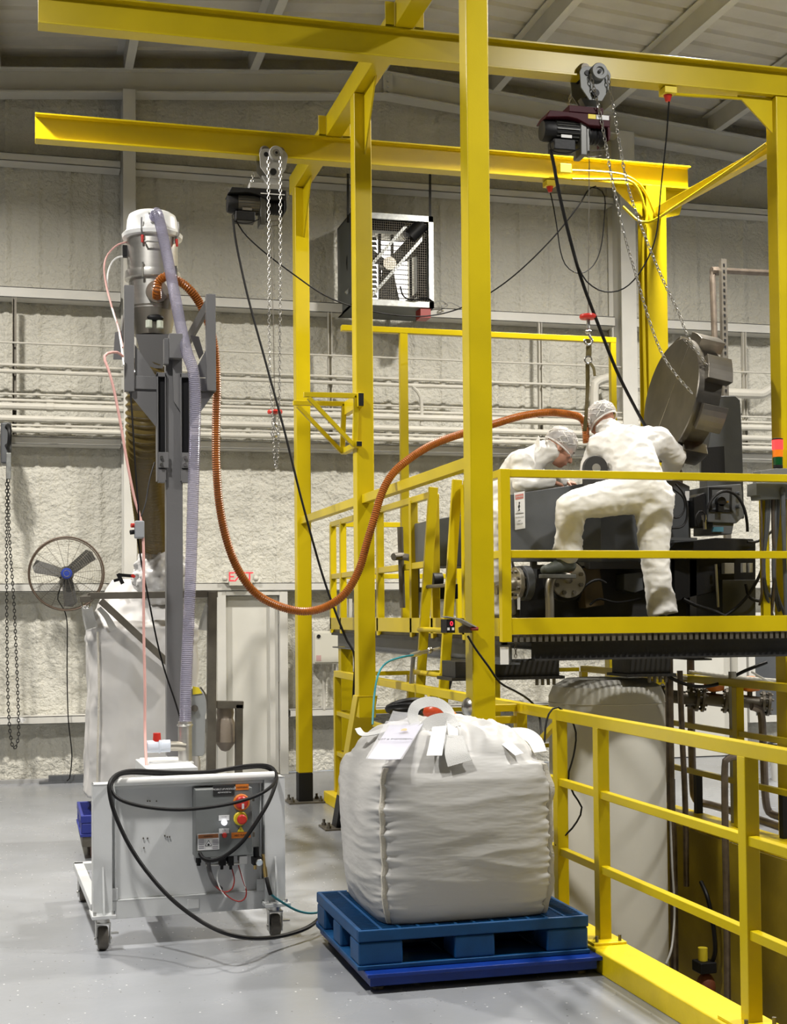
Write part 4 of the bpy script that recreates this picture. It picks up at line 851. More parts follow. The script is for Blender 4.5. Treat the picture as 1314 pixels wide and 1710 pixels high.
# ================================================================== REAR BAG STATION
fy = 9.45
FS = thing('bag_filling_frame', 'dark bare steel tube frame holding up the rear white bag', 'frame', tuple(at(352,1300,y=fy)))
def fb(a, b, w, ya=fy, yb=fy, nm='tube'): return build(nm, MB().bar(at(*a, y=ya), at(*b, y=yb), w), RAW, FS, bevel=.003)
fb((149,995), (363,992), .045); fb((133,1001), (152,1000), .04, fy-.02, fy-.02); fb((354,988), (352,1330), .06); fb((168,1003), (300,1125), .045)
fb((345,1176), (406,1177), .05, fy+.02, fy+.02); fb((399,1176), (398,1330), .05, fy+.02, fy+.02); fb((330,1150), (352,1182), .05)
build('tube', MB().bar(at(352,992,y=fy), at(352,992,y=fy)+V(0,1.1,0), .045), RAW, FS, bevel=.003)
build('tube', MB().bar(at(152,996,y=fy), at(152,996,y=fy)+V(0,1.1,0), .045), RAW, FS, bevel=.003)
for u in (143, 352):
    c = at(u, 1010, y=fy); build('hook', MB().tube(smooth_path([c+V(0,0,.05), c+V(-.02,0,.02), c+V(-.015,0,-.02), c+V(.02,0,-.02), c+V(.03,0,.01)], .01), .006, 6), CHROME, FS)
x0, x1 = at(147, 1100, y=9.6).x, at(338, 1100, y=9.6).x
B2 = Vector(((x0+x1)/2, 9.6+.42, at(145,1335,y=9.6).z)); W2 = (x1-x0)/2; HB = at(150,1048,y=9.6).z-B2.z
ZT = at(262, 968, y=10.0).z-B2.z
rows = []
for j in range(90):
    t = j/89; z = ZT*t; zb_ = z/HB; row = []
    for i in range(200):
        a = 2*PI*i/200; c, s = math.cos(a), math.sin(a)
        if zb_ < 1: n = 6; w_ = 1.0 - .03*math.sin(PI*zb_)
        else:
            q_ = (z-HB)/(ZT-HB); n = 6-3.5*min(1, q_*2); w_ = 1-.42*q_**.7 if q_ < .5 else .74 - .5*(q_-.5)**1.2
        r = (abs(c)**n+abs(s)**n)**(-1/n); x, y = c*r*W2*w_, s*r*.42*w_
        d = .022*noise.noise((x*9, y*9, z*2.0)) + .02*noise.noise((x*4+5, y*4, z*5)) + (.02*noise.noise((x*14, y*14, z*14)) if zb_ > .9 else 0)
        e = 1+d/.4; row.append(B2+V(x*e, y*e, z))
    rows.append(row)
BB = thing('bulk_bag', 'tall slack white bulk bag hanging in the dark steel frame behind the mast', 'bulk bag', tuple(B2))
build('bag_body', MB().rings(rows), BAG2, BB, smooth=180)
fz = at(266, 962, y=9.78)
rows = []
for j in range(36):
    t = j/35; row = []
    for i in range(90):
        a = 2*PI*i/90; r = (.19*math.sin(PI*(.12+.80*t))**.6)*(1+.16*noise.noise((math.cos(a)*3, math.sin(a)*3, t*6))+.10*noise.noise((math.cos(a)*7, math.sin(a)*7, t*15)))
        row.append(fz+V(r*math.cos(a)*1.05+.02, r*math.sin(a), -.20+.42*t+.02*noise.noise((a*2, t*4, 3))))
    rows.append(row)
build('film_collar', MB().rings(rows), FILM, BB, smooth=180)
for u0, v0, u1, v1 in ((150,1012,156,1048), (140,1012,150,1050), (347,1008,338,1052)):
    strap([at(u0,v0,y=fy+.06), at((u0+u1)/2-1,(v0+v1)/2,y=9.56), at(u1,v1,y=9.585)], (.03,.06), (0,-1,0), STRAP, 'lift_loop', BB)
strap([at(165,1015,y=fy+.05), at(178,1030,y=9.55), at(190,1052,y=9.60)], (.03,.05), (0,-1,0), STRAP, 'lift_loop', BB)
build('corner_seam', MB().tube(smooth_path([at(163,1055,y=9.585), at(165,1150,y=9.58), at(163,1250,y=9.58), at(162,1325,y=9.59)], .04), .008, 6), SEAM, BB)
tag(build('plastic_bag', MB().lathe([(.0,-.17), (.03,-.16), (.075,-.10), (.07,.02), (.055,.06), (.062,.10), (.055,.14), (.02,.17), (.0,.175)], at(376,1214,y=9.55)+V(0,0,.0), n=20), mat('tan_plastic_film', (.30,.25,.20), .35, bump=.6, scale=12)), 'small crumpled tan plastic bag hanging on the short leg of the steel frame', 'bag')
g = at(205, 968, y=9.7)
cl = thing('spring_clamp', 'black and red hand clamp gripping the film on the rear bag', 'clamp', tuple(g))
build('jaw', MB().bar(at(197,960,y=9.62), at(222,962,y=9.62), .022), BLK, cl); build('handle', MB().bar(at(190,970,y=9.62), at(204,966,y=9.62), .02), BLK, cl).data
build('handle', MB().bar(at(197,958,y=9.6), at(205,975,y=9.6), .025), BLK, cl); build('tip', MB().bar(at(220,960,y=9.6), at(225,964,y=9.6), .02), RED, cl)
pzt, pzb = at(135,1363,y=9.6).z, at(136,1399,y=9.6).z
px_ = at(135,1363,y=9.6).x
pl2 = pallet('plastic_pallet', px_, 9.62, .98, .74, pzb, pzt, BLUE2, 'royal blue plastic pallet on a low dolly behind the cart', 10)
DO = thing('dolly', 'low grey steel dolly with red wheels under the royal blue pallet', 'dolly', (px_+.5, 10, 0))
build('dolly_frame', MB().box((px_+.01,9.63,pzb-.07), (px_+.97,10.34,pzb-.002)), RAW, DO, bevel=.004)
for x in (px_+.09, px_+.88):
    for y in (9.72, 10.25):
        f = build('caster', MB().box((x-.03,y-.03,.10), (x+.03,y+.03,pzb-.07)), RAW, DO)
        build('wheel', MB().cyl((x-.02,y,.05), (x+.02,y,.05), .05, n=18), mat('rust_wheel', (.22,.05,.02), .6), f)
# ================================================================== HOISTS
def hoist(name, label, o, shell, yb):
    """o: point on the beam's lower front edge under the trolley"""
    t = thing(name, label, 'hoist', tuple(o)); q = lambda x, y, z: o+V(x, y, z)
    def plate(y):
        pts = []
        for cx, a0, a1 in ((-.055, 200, 90), (.065, 90, -20)):
            for k in range(8): a = math.radians(a0+(a1-a0)*k/7); pts.append(q(cx+.052*math.cos(a), y, .115+.052*math.sin(a)))
        pts += [q(.10,y,.02), q(.05,y,-.06), q(-.04,y,-.06), q(-.10,y,.02)]
        return MB().prism(pts, (0,.012,0))
    tr = build('trolley', plate(-.022), CBOX if shell is MAROON else EBOX2, t, bevel=.002, seg=1)
    build('side_plate', plate(.135), tr.data.materials[0], tr, bevel=.002, seg=1)
    mb = MB()
    for x in (-.055, .065): mb.lathe([(.03,-.03), (.042,0), (.042,.03), (.0,.03)], q(x,.03,.165), (0,1,0), 20)
    build('wheel', mb, RAW, tr)
    build('axle', MB().cyl(q(-.055,-.03,.12), q(-.055,.15,.12), .018, n=12).cyl(q(0,-.04,-.015), q(0,.16,-.015), .026, n=12), BLK, tr)
    sp = build('hand_wheel', MB().lathe([(.012,.0), (.052,.0), (.057,-.008), (.042,-.018), (.042,-.022), (.057,-.034), (.052,-.042), (.03,-.042), (.026,-.03), (.012,-.03), (.012,-.042), (0,-.042)], q(.02,-.026,.125), (0,1,0), 32), CBOX if shell is MAROON else EBOX2, tr)
    build('hub', MB().cyl(q(.02,-.06,.125), q(.02,-.072,.125), .011, n=10), BLK, sp)
    build('yoke', MB().prism([q(-.08,.03,-.03), q(.06,.03,-.03), q(.035,.03,-.13), q(-.02,.03,-.13)], (0,.06,0)), CBOX if shell is MAROON else EBOX2, t, bevel=.003)
    for x in (-.16, .03): build('shackle_chain', chain([q(x+.02,.06,.0), q(x,.06,-.12)], .028, .0035, .009), CHROME, t)
    build('cross_bar', MB().box(q(-.185,-.02,-.15), q(.06,.14,-.105)), shell if shell is MAROON else EBOX2, t, bevel=.004)
    build('shell', MB().prism([q(-.355,-.03,-.205), q(-.325,-.03,-.155), q(.105,-.03,-.155), q(.105,-.03,-.235), q(-.05,-.03,-.235), q(-.13,-.03,-.20), q(-.20,-.03,-.19)], (0,.19,0)), shell, t, bevel=.006)
    build('end_lobe', MB().prism([q(.085,-.03,-.235), q(.105,-.03,-.235), q(.106,-.03,-.29), q(.10,-.03,-.32), q(.088,-.03,-.33)], (0,.19,0)), shell, t, bevel=.003)
    mt = build('motor', MB().cyl(q(-.27,.06,-.265), q(-.09,.06,-.265), .066, n=24), BLK if shell is MAROON else RAW, t)
    mb = MB()
    for k in range(18):
        a = 2*PI*k/18; e = V(0, math.cos(a), math.sin(a)); mb.bar(q(-.265,.06,-.265)+e*.068, q(-.105,.06,-.265)+e*.068, .005, .014, up=e)
    build('cooling_fins', mb, MOTG, mt, smooth=0)
    build('motor_end_cap', MB().lathe([(.03,-.085), (.065,-.08), (.072,-.06), (.072,0), (.0,0)], q(-.27,.06,-.265), (1,0,0), 24), BLK, mt)
    build('rating_plate', MB().box(q(-.24,-.012,-.325), q(-.165,-.006,-.305)), WLAB if shell is MAROON else RAW, mt, smooth=0)
    build('switch_box', MB().box(q(-.295,-.02,-.41), q(-.14,.10,-.335)), BLK, t, bevel=.008)
    gb = build('gearbox', MB().box(q(-.10,-.01,-.43), q(-.055,.13,-.20)).box(q(-.055,.0,-.41), q(-.03,.12,-.22)), MOTG, t, bevel=.006)
    build('drum', MB().lathe([(.07,-.005), (.07,.0), (.052,.005)]+[(.052+.004*(k % 2), .01+.012*k) for k in range(8)]+[(.07,.11), (.07,.115)], q(-.03,.06,-.275), (1,0,0), 24), BLK, t)
    build('limit_arm', MB().tube([q(-.05,-.01,-.40), q(.08,-.01,-.385), q(.085,.03,-.385), q(.075,.05,-.405), q(-.03,.05,-.425)], .004, 6), RAW, t)
    if shell is MAROON:
        build('yellow_sticker', MB().box(q(-.055,-.033,-.19), q(.0,-.03,-.16)), YEL, t, smooth=0); build('white_sticker', MB().box(q(.005,-.033,-.19), q(.095,-.03,-.16)), WLAB, t, smooth=0)
    else: build('white_sticker', MB().box(q(-.10,-.033,-.195), q(.09,-.03,-.187)), WLAB, t, smooth=0)
    build('loop_wire', hose([q(-.29,-.01,-.35), q(-.32,-.01,-.37), q(-.30,-.01,-.42), q(-.2,-.02,-.43), q(-.11,-.01,-.39)], .004, .02, 6), CAB, t)
    return t
EBOX2 = mat('light_grey_paint', (.34,.335,.32), .4); MOTG = mat('motor_grey', (.10,.10,.095), .4, .3)
oa = at(991, 150, y=8.49); oa.z = 5.120
HA = hoist('chain_hoist', 'maroon electric hoist hanging from the front runway beam', oa, MAROON, 8.56)
ob_ = at(455, 270, y=10.59); ob_.z = 5.115
HB_ = hoist('chain_hoist', 'black electric hoist hanging from the rear runway beam near the wall fan', ob_, BLK, 10.66)
A = lambda u, v, y: at(u, v, y=y)
for pts in ([A(986,124,8.44), A(1004,200,8.45), A(1020,290,8.47), A(1042,390,8.5), A(1062,460,8.53), A(1084,535,8.58), A(1105,590,8.6), A(1128,625,8.61), A(1156,657,8.62)],
            [A(1015,126,8.44), A(1031,220,8.45), A(1048,310,8.47), A(1075,390,8.5), A(1108,470,8.53), A(1132,520,8.58), A(1150,565,8.62), A(1175,602,8.66), A(1196,633,8.7)]):
    stuff(build('hand_chain', chain(pts, .036, .0033, .010), CHAINM, HA))
stuff(build('hand_chain', chain([A(1140,566,8.68), A(1165,590,8.68), A(1180,612,8.7), A(1196,633,8.7)], .036, .0036, .010), RAW, HA))
for pts in ([A(448,262,10.52), A(449,420,10.52), A(450,600,10.52), A(455,690,10.52), A(458,760,10.52), A(461,782,10.52)], [A(468,262,10.52), A(468,420,10.52), A(467,600,10.52), A(466,700,10.52), A(464,755,10.52), A(461,782,10.52)]):
    stuff(build('hand_chain', chain(pts, .036, .0030, .010), CHAINM, HB_))
def hook_block(name, label, u, v, y, top, vs):
    c = at(u, v, y=y); t = thing(name, label, 'hook', tuple(c))
    build('wire_rope', MB().cyl(at(*top, y=y), c, .003, n=6), RAW, t)
    build('counterweight', MB().lathe([(.02,.018), (.055,.014), (.06,0), (.055,-.014), (.02,-.018)], c, n=20), RED , t)
    z = lambda d: c+V(0,0,-d)
    build('swivel', MB().cyl(z(.018), z(.09), .012, n=10).ball(z(.10), .022, 10, 8), CHROME, t)
    build('hook', MB().tube(smooth_path([z(.11), z(.135)+V(.01,0,0), z(.16)+V(.028,0,0), z(.185)+V(.012,0,0), z(.19)+V(-.012,0,0), z(.172)+V(-.028,0,0), z(.155)+V(-.025,0,0)], .008), .009, 8), CHROME, t)
    return t
hook_block('lifting_hook', 'steel hook under a red weight holding the olive strap near the workers', 982, 529, 8.62, (984, 240), 1)
hook_block('lifting_hook', 'steel hook under a red weight dangling beside the first gantry post', 459, 688, 10.6, (453, 372), 1)
OLIVE = mat('olive_webbing', (.12, .095, .03), .7, bump=.2, scale=150)
ts = thing('lifting_strap', 'olive webbing strap hanging from the hook down to the orange hose end', 'strap', tuple(A(983,640,8.66)))
strap([A(983,566,8.64), A(983,590,8.65), A(982,597,8.66)], .04, (0,-1,0), OLIVE, 'upper_loop', ts); strap([A(981,606,8.66), A(981,650,8.75), A(978,700,9.0), A(976,720,9.06)], .03, (0,-1,0), OLIVE, 'webbing', ts)
strap([A(985,606,8.65), A(991,615,8.65), A(993,628,8.65)], .02, (0,-1,0), OLIVE, 'loose_end', ts); build('buckle', MB().torus(A(982,601,8.65), (0,1,.2), .025, .006, 14, 6), CHROME, ts)
tag(build('pendant_cable', hose([A(919,250,8.5), A(924,272,8.5), A(934,325,8.5), A(952,400,8.52), A(972,470,8.55), A(1000,545,8.6), A(1030,620,8.68), A(1060,680,8.78), A(1082,720,8.85)], .012, .04, 8), CAB), 'thick black cable slanting down from the maroon hoist to the machine', 'cable')
tag(build('pendant_cable', hose([A(389,366,10.58), A(395,410,10.55), A(415,500,10.5), A(445,610,10.45), A(475,720,10.4), A(505,840,10.35), A(540,965,10.3), A(575,1060,10.25), A(592,1095,10.2), A(590,1160,10.2), A(588,1240,10.1), A(592,1268,10.0)], .009, .05, 8), CAB), 'long black cable slanting down from the black hoist across the first gantry post', 'cable')
tag(build('hanging_cable', hose([A(394,368,10.58), A(408,390,10.58), A(440,420,10.6), A(490,458,10.62), A(540,492,10.65), A(590,512,10.7), A(650,525,10.75), A(710,528,10.78), A(765,516,10.8), A(820,488,10.75), A(870,450,10.7), A(925,395,10.66), A(965,345,10.62), A(983,316,10.62), A(995,311,10.62)], .006, .05, 6), CAB), 'black cable sagging in front of the wall fan between hoist and runway beam', 'cable')
tag(build('hanging_cable', hose([A(1117,168,8.56), A(1113,225,8.56), A(1104,310,8.56), A(1096,390,8.56), A(1080,435,8.56), A(1058,468,8.56), A(1035,485,8.55), A(1008,487,8.54), A(985,475,8.53), A(970,455,8.52), A(950,400,8.52)], .005, .05, 6), CAB), 'thin black cable loop hanging from the outlet under the front runway beam', 'cable')
tag(build('hanging_cable', hose([A(919,322,10.66), A(924,345,10.66), A(930,380,10.66), A(936,420,10.66), A(946,445,10.66), A(968,457,10.66), A(990,444,10.66), A(1003,415,10.66), A(1009,365,10.66), A(1010,330,10.66), A(1002,316,10.66), A(988,313,10.66)], .005, .05, 6), CAB), 'thin black cable loop hanging under the rear runway beam', 'cable')
tag(build('display_cable', hose([A(781,1062,6.96), A(795,1085,6.97), A(815,1112,6.96), A(835,1140,7.0), A(862,1155,7.05), A(885,1170,7.1), A(899,1190,7.15), A(903,1215,7.1), A(905,1240,6.9)], .006, .04, 6), CAB), 'black cable drooping from the red digit display past the front gantry post', 'cable')
tag(build('railing_cable', hose([A(909,1240,6.5), A(912,1205,6.55), A(920,1186,6.58), A(932,1181,6.6), A(950,1196,6.58), A(962,1225,6.58), A(956,1270,6.58), A(948,1295,6.58), A(957,1325,6.58), A(972,1350,6.58), A(958,1380,6.58), A(938,1400,6.6), A(928,1412,6.62)], .005, .04, 6), CAB), 'thin black cable draped over the pit railing by the bulk bag', 'cable')
tag(build('teal_air_line', MB().tube(smooth_path([A(622,1210,8.9), A(625,1160,9.0), A(632,1125,9.1), A(645,1107,9.2), A(668,1098,9.3), A(690,1094,9.35)], .04), .007, 6), TEAL), 'thin teal air line curving down beside the middle gantry post', 'hose')
tag(build('air_fitting_pipe', MB().cyl(A(686,1095,9.4), A(702,1090,9.4), .02, n=10).cyl(A(702,1090,9.4), A(735,1083,9.4), .014, n=10).cyl(A(690,1097,9.4), A(686,1150,9.4), .016, n=10).ball(A(718,1086,9.4), .024, 10, 6), CHROME), 'bright metal pipe fitting under the platform edge by the ladder', 'pipe')
# ================================================================== SCALE DISPLAY AND SMALL ITEMS ON THE FRONT POST
DS = thing('weight_display', 'small black weight display with a red lit digit on the front gantry post', 'display', tuple(A(757,1048,6.98)))
a, b = A(746,1057,6.95), A(757.5,1034,6.95)
sb = build('display_case', MB().box((a.x,6.95,a.z), (b.x+.008,7.06,b.z)), BLK, DS, bevel=.003)
build('digit', text_mb('0', .034, (a.x+.026,6.948,(a.z+b.z)/2+.012), (1,0,0), (0,0,1), .001), LED, sb, smooth=0)
for dx in (.009, .034): build('key', MB().box((a.x+dx-.006,6.947,a.z+.014), (a.x+dx+.006,6.951,a.z+.028)), WLAB, sb, smooth=0)
build('display_bracket', MB().prism([A(766,1048,7.04), A(780,1040,7.04), A(790,1048,7.04), A(788,1057,7.04), A(767,1057,7.04)], (0,.01,0)), RAW, DS, smooth=0)
build('display_lid', MB().bar(A(742,1030,6.97), A(765,1034,6.99), .06, .006).bar(A(765,1034,6.99), A(790,1047,7.02), .06, .006), EBOX2, DS, smooth=0)
build('clamp_screw', MB().cyl(A(786,1050,7.0), A(798,1050,7.0), .010, n=8), REDD, DS)
tag(build('round_mirror', MB().lathe([(.052,0), (.052,.008), (.045,.02), (.025,.032), (0,.036)], at(783,1181,x=2.304), (-1,-.25,0), 28), CHROME), 'small round chrome dome on the side of the front gantry post', 'mirror')
mb = chain([A(749,1183,6.6), A(756,1192,6.6), A(763,1203,6.6), A(775,1210,6.6)], .035, .006, .012)
tag(build('plastic_chain', mb, mat('orange_plastic', (.75,.24,.02), .4)), 'orange and yellow plastic chain behind the bag handle', 'chain')
tag(build('red_bag_bundle', MB().ball(A(728,1189,6.75), (.07,.05,.05), 14, 8), mat('red_translucent', (.55,.07,.02), .3)), 'crumpled red plastic bundle behind the bag handle', 'bundle')
tag(build('coiled_hose', MB().torus(A(677,1184,7.6), (.1,.3,1), .10, .018, 28, 8).torus(A(677,1178,7.6), (-.1,.35,1), .095, .018, 28, 8), RUB), 'coiled black hose lying behind the bulk bag', 'hose')
# ================================================================== MACHINE ON THE PLATFORM
M = thing('extruder', 'dark grey industrial machine with guard panel and hydraulic unit on the platform', 'machine', (4.2, 9.2, DZ))
def pxpoly(name, pts, y, depth, m, parent=M, **k):
    return build(name, MB().prism([(at(u,v,y=y).x, y, at(u,v,y=y).z) for u, v in pts], (0,depth,0)), m, parent, **k)
gp = pxpoly('guard_panel', [(850,826), (985,806), (1004,803), (1004,938), (846,938)], 8.86, .05, MGREY, bevel=.004)
SG = pxpoly('danger_sign', [(858.5,823), (876,820), (877,882), (860,885)], 8.856, .003, WLAB, gp, smooth=0)
pxpoly('sign_header', [(860.5,826.5), (874,824), (874,832), (861,834.5)], 8.853, .003, mat('faded_red', (.55,.20,.17), .5), gp, smooth=0)
c = at(867.3, 829.4, y=8.851); build('lettering', text_mb('DANGER', .013, c, (1,0,.12), (-.12,0,1), .0004), WLAB, gp, smooth=0)
pxpoly('sign_frame', [(863,837), (870,835.8), (870,854.5), (863,855.5)], 8.853, .002, WLAB, gp, smooth=0)
pxpoly('sign_figure', [(866,838.5), (868,838), (868.5,840), (867.5,842), (868.5,846), (867,849), (868.5,852), (864.5,854), (866.5,850), (865,846), (866.5,842)], 8.851, .003, INK, gp, smooth=0)
for k_, s_ in ((863.5, 'MOVING PARTS'), (869, 'KEEP'), (874.5, 'HANDS OFF')):
    c = at(867.8, k_, y=8.851); build('lettering', text_mb(s_, .0085, c, (1,0,.12), (-.12,0,1), .0004), INK, gp, smooth=0)
pxpoly('sign_rule', [(861,857.5), (874.5,856), (874.5,856.7), (861,858.2)], 8.852, .003, INK, gp, smooth=0)
def lug(u0, u1, v0, v1, y, parent, m=MGREY):
    a, b = at(u0, v1, y=y), at(u1, v0, y=y); cx = (a.x+b.x)/2; r = (b.x-a.x)/2
    pts = [(a.x,y,a.z)] + [(cx+r*math.cos(t_),y,b.z-r+r*math.sin(t_)) for t_ in np.linspace(PI, 0, 14)] + [(b.x,y,a.z)]
    o = build('lifting_lug', MB().prism(pts, (0,.04,0)), m, parent, bevel=.003)
    build('lug_hole', MB().cyl((cx,y-.001,b.z-r), (cx,y-.004,b.z-r), r*.36, n=18), STEEL, o); return o
lug(976, 1015, 761, 812, 8.70, M, DARK); lug(1110, 1140, 775, 815, 9.1, M, RAW)
pxpoly('housing', [(985,812), (1112,808), (1120,945), (985,945)], 8.98, .55, MGREY, bevel=.006)
pxpoly('housing', [(1112,792), (1152,812), (1156,1000), (1112,1000)], 9.05, .5, MGREY, bevel=.006)
pxpoly('rear_housing', [(720,868), (830,850), (845,945), (722,945)], 9.9, .6, MGREY, bevel=.006)
lug(765, 790, 815, 868, 9.95, M)
pxpoly('base', [(868,945), (1150,945), (1155,1034), (868,1034)], 9.15, .7, DARK, bevel=.006)
pxpoly('base_trim', [(985,938), (1120,938), (1120,950), (985,950)], 8.95, .1, DARK, smooth=0)
pxpoly('gear_block', [(972,948), (1002,948), (1010,1010), (978,1016)], 9.02, .2, mat('brown_casting', (.10,.07,.03), .6, var=.4, vscale=9), bevel=.008)
pxpoly('pump_block', [(1042,958), (1072,955), (1075,985), (1060,990), (1042,985)], 9.0, .15, MGREY, bevel=.005)
pxpoly('l_bracket', [(888,938), (897,938), (897,943), (910,943), (910,950), (897,950), (896,978), (889,978)], 8.9, .04, MGREY, smooth=0)
pxpoly('rib_plate', [(1152,935), (1163,935), (1163,1030), (1152,1030)], 9.0, .06, DARK, smooth=0)
pxpoly('lower_cabinet', [(1206,968), (1262,968), (1262,1034), (1206,1034)], 8.95, .4, mat('dark_grey_cabinet', (.035,.036,.036), .5), bevel=.005)
pxpoly('slide_base', [(1128,906), (1196,898), (1258,900), (1262,915), (1196,925), (1160,930), (1120,916)], 8.9, .4, BLK, bevel=.006)
pxpoly('hydraulic_block', [(1126,912), (1262,905), (1262,975), (1205,985), (1126,1005)], 9.0, .3, BLK, bevel=.006)
pxpoly('slide_bar', [(1112,897), (1164,898), (1164,903), (1112,902)], 8.85, .03, MGREY, smooth=0)
uw = pxpoly('drive_unit', [(1182,812), (1238,808), (1242,862), (1230,874), (1182,872)], 8.95, .35, MGREY, bevel=.006)
pxpoly('unit_window_frame', [(1185,814), (1222,814), (1222,855), (1185,855)], 8.94, .012, BLK, uw, smooth=0)
pxpoly('unit_window', [(1189,818), (1218,818), (1218,851), (1189,851)], 8.935, .012, MGREY, uw, smooth=0)
q = at(1202, 838, y=8.93); build('unit_knob', MB().cyl((q.x,8.94,q.z), (q.x,8.90,q.z), .04, .034, 18).box((q.x-.03,8.90,q.z-.07), (q.x+.015,8.94,q.z-.02)), BLK, uw)
build('unit_pin', MB().cyl((q.x+.055,8.935,q.z), (q.x+.055,8.915,q.z), .008, n=8), COPPER, uw)
for v in (824, 846):
    q = at(1232, v, y=8.94); build('unit_bolt', MB().cyl((q.x,8.95,q.z), (q.x,8.90,q.z), .014, n=10), MGREY, uw)
pxpoly('unit_neck', [(1190,872), (1226,872), (1222,892), (1190,892)], 8.97, .3, MGREY, bevel=.004)
pxpoly('blue_wiper', [(1192,880), (1208,880), (1208,888), (1190,888)], 8.94, .02, mat('blue_cloth', (.05,.16,.22), .6), smooth=0)
pxpoly('valve_stack', [(1158,830), (1178,822), (1182,880), (1160,880)], 8.97, .2, BLK, bevel=.006)
pxpoly('small_label', [(1144,820), (1151,820), (1151,836), (1144,836)], 9.04, .004, WLAB, smooth=0)
pxpoly('solenoid', [(1210,940), (1226,940), (1226,958), (1210,958)], 8.93, .05, EBOX2, bevel=.003)
for u in (1243, 1254): pxpoly('cable_end', [(u-3,940), (u+3,940), (u+3,956), (u-3,956)], 8.9, .03, EBOX2, bevel=.002)
build('cylinder_rod', MB().cyl(A(1195,942,8.93), A(1199,1014,8.93), .010, n=10), CHROME, M)
build('cylinder_fitting', MB().cyl(A(1176,868,8.9), A(1177,884,8.9), .012, n=10).cyl(A(1175,860,8.9), A(1176,868,8.9), .018, n=10), CHROME, M)
arm = pxpoly('swing_arm', [(1196,668), (1204,661), (1228,661), (1236,668), (1239,720), (1243,866), (1180,866), (1180,760)], 9.42, .12, MGREY, bevel=.006)
pxpoly('arm_opening', [(1172,748), (1209,745), (1211,800), (1172,800)], 9.408, .015, BLK, arm, smooth=0)
for pts, r in (([(1182,850), (1186,838), (1197,825), (1212,820), (1228,826), (1241,845), (1247,870), (1248,888)], .011), ([(1128,808), (1140,822), (1147,845), (1146,868), (1138,880), (1120,882)], .008), ([(1122,815), (1140,830), (1143,850), (1133,865), (1122,863)], .007), ([(1166,880), (1162,865), (1168,853), (1177,858), (1176,872)], .007),
               ([(1140,1000), (1165,1012), (1190,1020), (1212,1030)], .014), ([(1208,1030), (1235,1010), (1255,985), (1272,950), (1278,900)], .012), ([(1248,905), (1262,905), (1280,895), (1295,880)], .010), ([(1245,975), (1250,995), (1262,1003), (1280,1000), (1295,985), (1303,950)], .012),
               ([(965,1005), (972,985), (985,972), (1000,968), (1012,974)], .010), ([(985,1010), (1000,1000), (1030,1006), (1070,1000)], .008)):
    build('hydraulic_hose', hose([A(u, v, 8.86) for u, v in pts], r, .03, 8), RUB, M)
# pipes with bolted flanges under the guard panel
def flange(c, axis, r, m, nb, parent, th=.03):
    c = Vector(c); x, y, d = frame(Vector(axis)); o = build('flange', MB().cyl(c-d*th/2, c+d*th/2, r, n=28), m, parent, bevel=.002, seg=1); mb = MB()
    for k_ in range(nb):
        a_ = 2*PI*(k_+.5)/nb; e = (x*math.cos(a_)+y*math.sin(a_))*r*.76; mb.cyl(c+e-d*(th/2+.018), c+e+d*(th/2+.018), r*.12, n=6)
    if nb: stuff(build('flange_bolts', mb, RAW, o))
    return o
q = A(948, 968, 8.80); fA = flange(q, (0,-1,0), .125, BRUSH, 8, M); flange(q+V(0,.06,0), (0,-1,0), .15, DARK, 0, M, .05)
FP = build('step_pipe', MB().tube(smooth_path([q+V(0,-.02,0), q+V(-.03,-.06,.02), A(931,960,8.74), A(921,967,8.73), A(917,985,8.73), A(918,1010,8.73), A(918,1034,8.73)], .02), .030, 14), BRUSH, M)
q = A(862, 974, 8.86); flange(q, (1,.1,0), .11, BRUSH, 8, M); flange(q+V(.06,0,0), (1,.1,0), .12, MGREY, 0, M, .05); build('feed_pipe', MB().cyl(A(826,983,8.86), q, .045, n=16), BRUSH, M); build('wire_tag', MB().bar(A(866,992,8.8), A(866,1018,8.8), .02, .004), WLAB, M, smooth=0)
q = A(800, 985, 9.4); build('rear_flange', MB().ball(q, (.10,.08,.16), 16, 10), RAW, M); build('rear_motor', MB().box(A(732,975,9.8), A(765,1000,9.8)+V(0,.15,0)).cyl(A(722,968,9.75), A(738,968,9.75), .05, n=16), BLK, M, bevel=.004)
build('stand_pipe', MB().cyl(A(672,1015,10.6), A(668,880,10.6), .024, n=12).cyl(A(657,930,10.55), A(672,928,10.6), .03, n=12).tube(smooth_path([A(694,1048,10.5), A(695,990,10.5), A(694,940,10.5), A(686,932,10.5), A(676,930,10.55)], .05), .028, 10).bar(A(690,985,10.5), A(705,985,10.5), .04), RAW, M)
# notched wheel lifted by the hand chain
WST = mat('dark_machined_steel', (.20,.185,.16), .36, 1, var=.15, vscale=6)
WH = thing('notched_wheel', 'large dark steel wheel with square notches hanging from the hoist chains above the machine', 'wheel', tuple(A(1120,665,9.1)))
wc = A(1119, 662, 9.1); nv = Vector((-.985, 0, .17)).normalized(); R = .425; ex = Vector((0,1,0)); ey = nv.cross(ex).normalized()
wp = lambda a_, r_, t_: wc + ex*(r_*math.cos(a_)) + ey*(r_*math.sin(a_)) - nv*t_
n_ = 64
build('wheel_disc', MB().rings([[wp(2*PI*i/n_, r_, t_) for i in range(n_)] for r_, t_ in ((.01,-.002), (R*.5,-.001), (R-.006,0), (R,.006), (R,.05), (R-.03,.055), (R-.03,.20), (R-.05,.21), (.01,.21))]), WST, WH)
for k_ in range(8):
    a0 = 2*PI*k_/8+.15; a1 = a0+.40; mb = MB(); pts = []
    inner = [wp(a0+(a1-a0)*j/5, R-.035, .045) for j in range(6)]; outer = [wp(a1-(a1-a0)*j/5, R+.055, .045) for j in range(6)]
    mb.prism(inner+outer, -nv*.19); build('tooth', mb, WST, WH, smooth=0, bevel=.003)
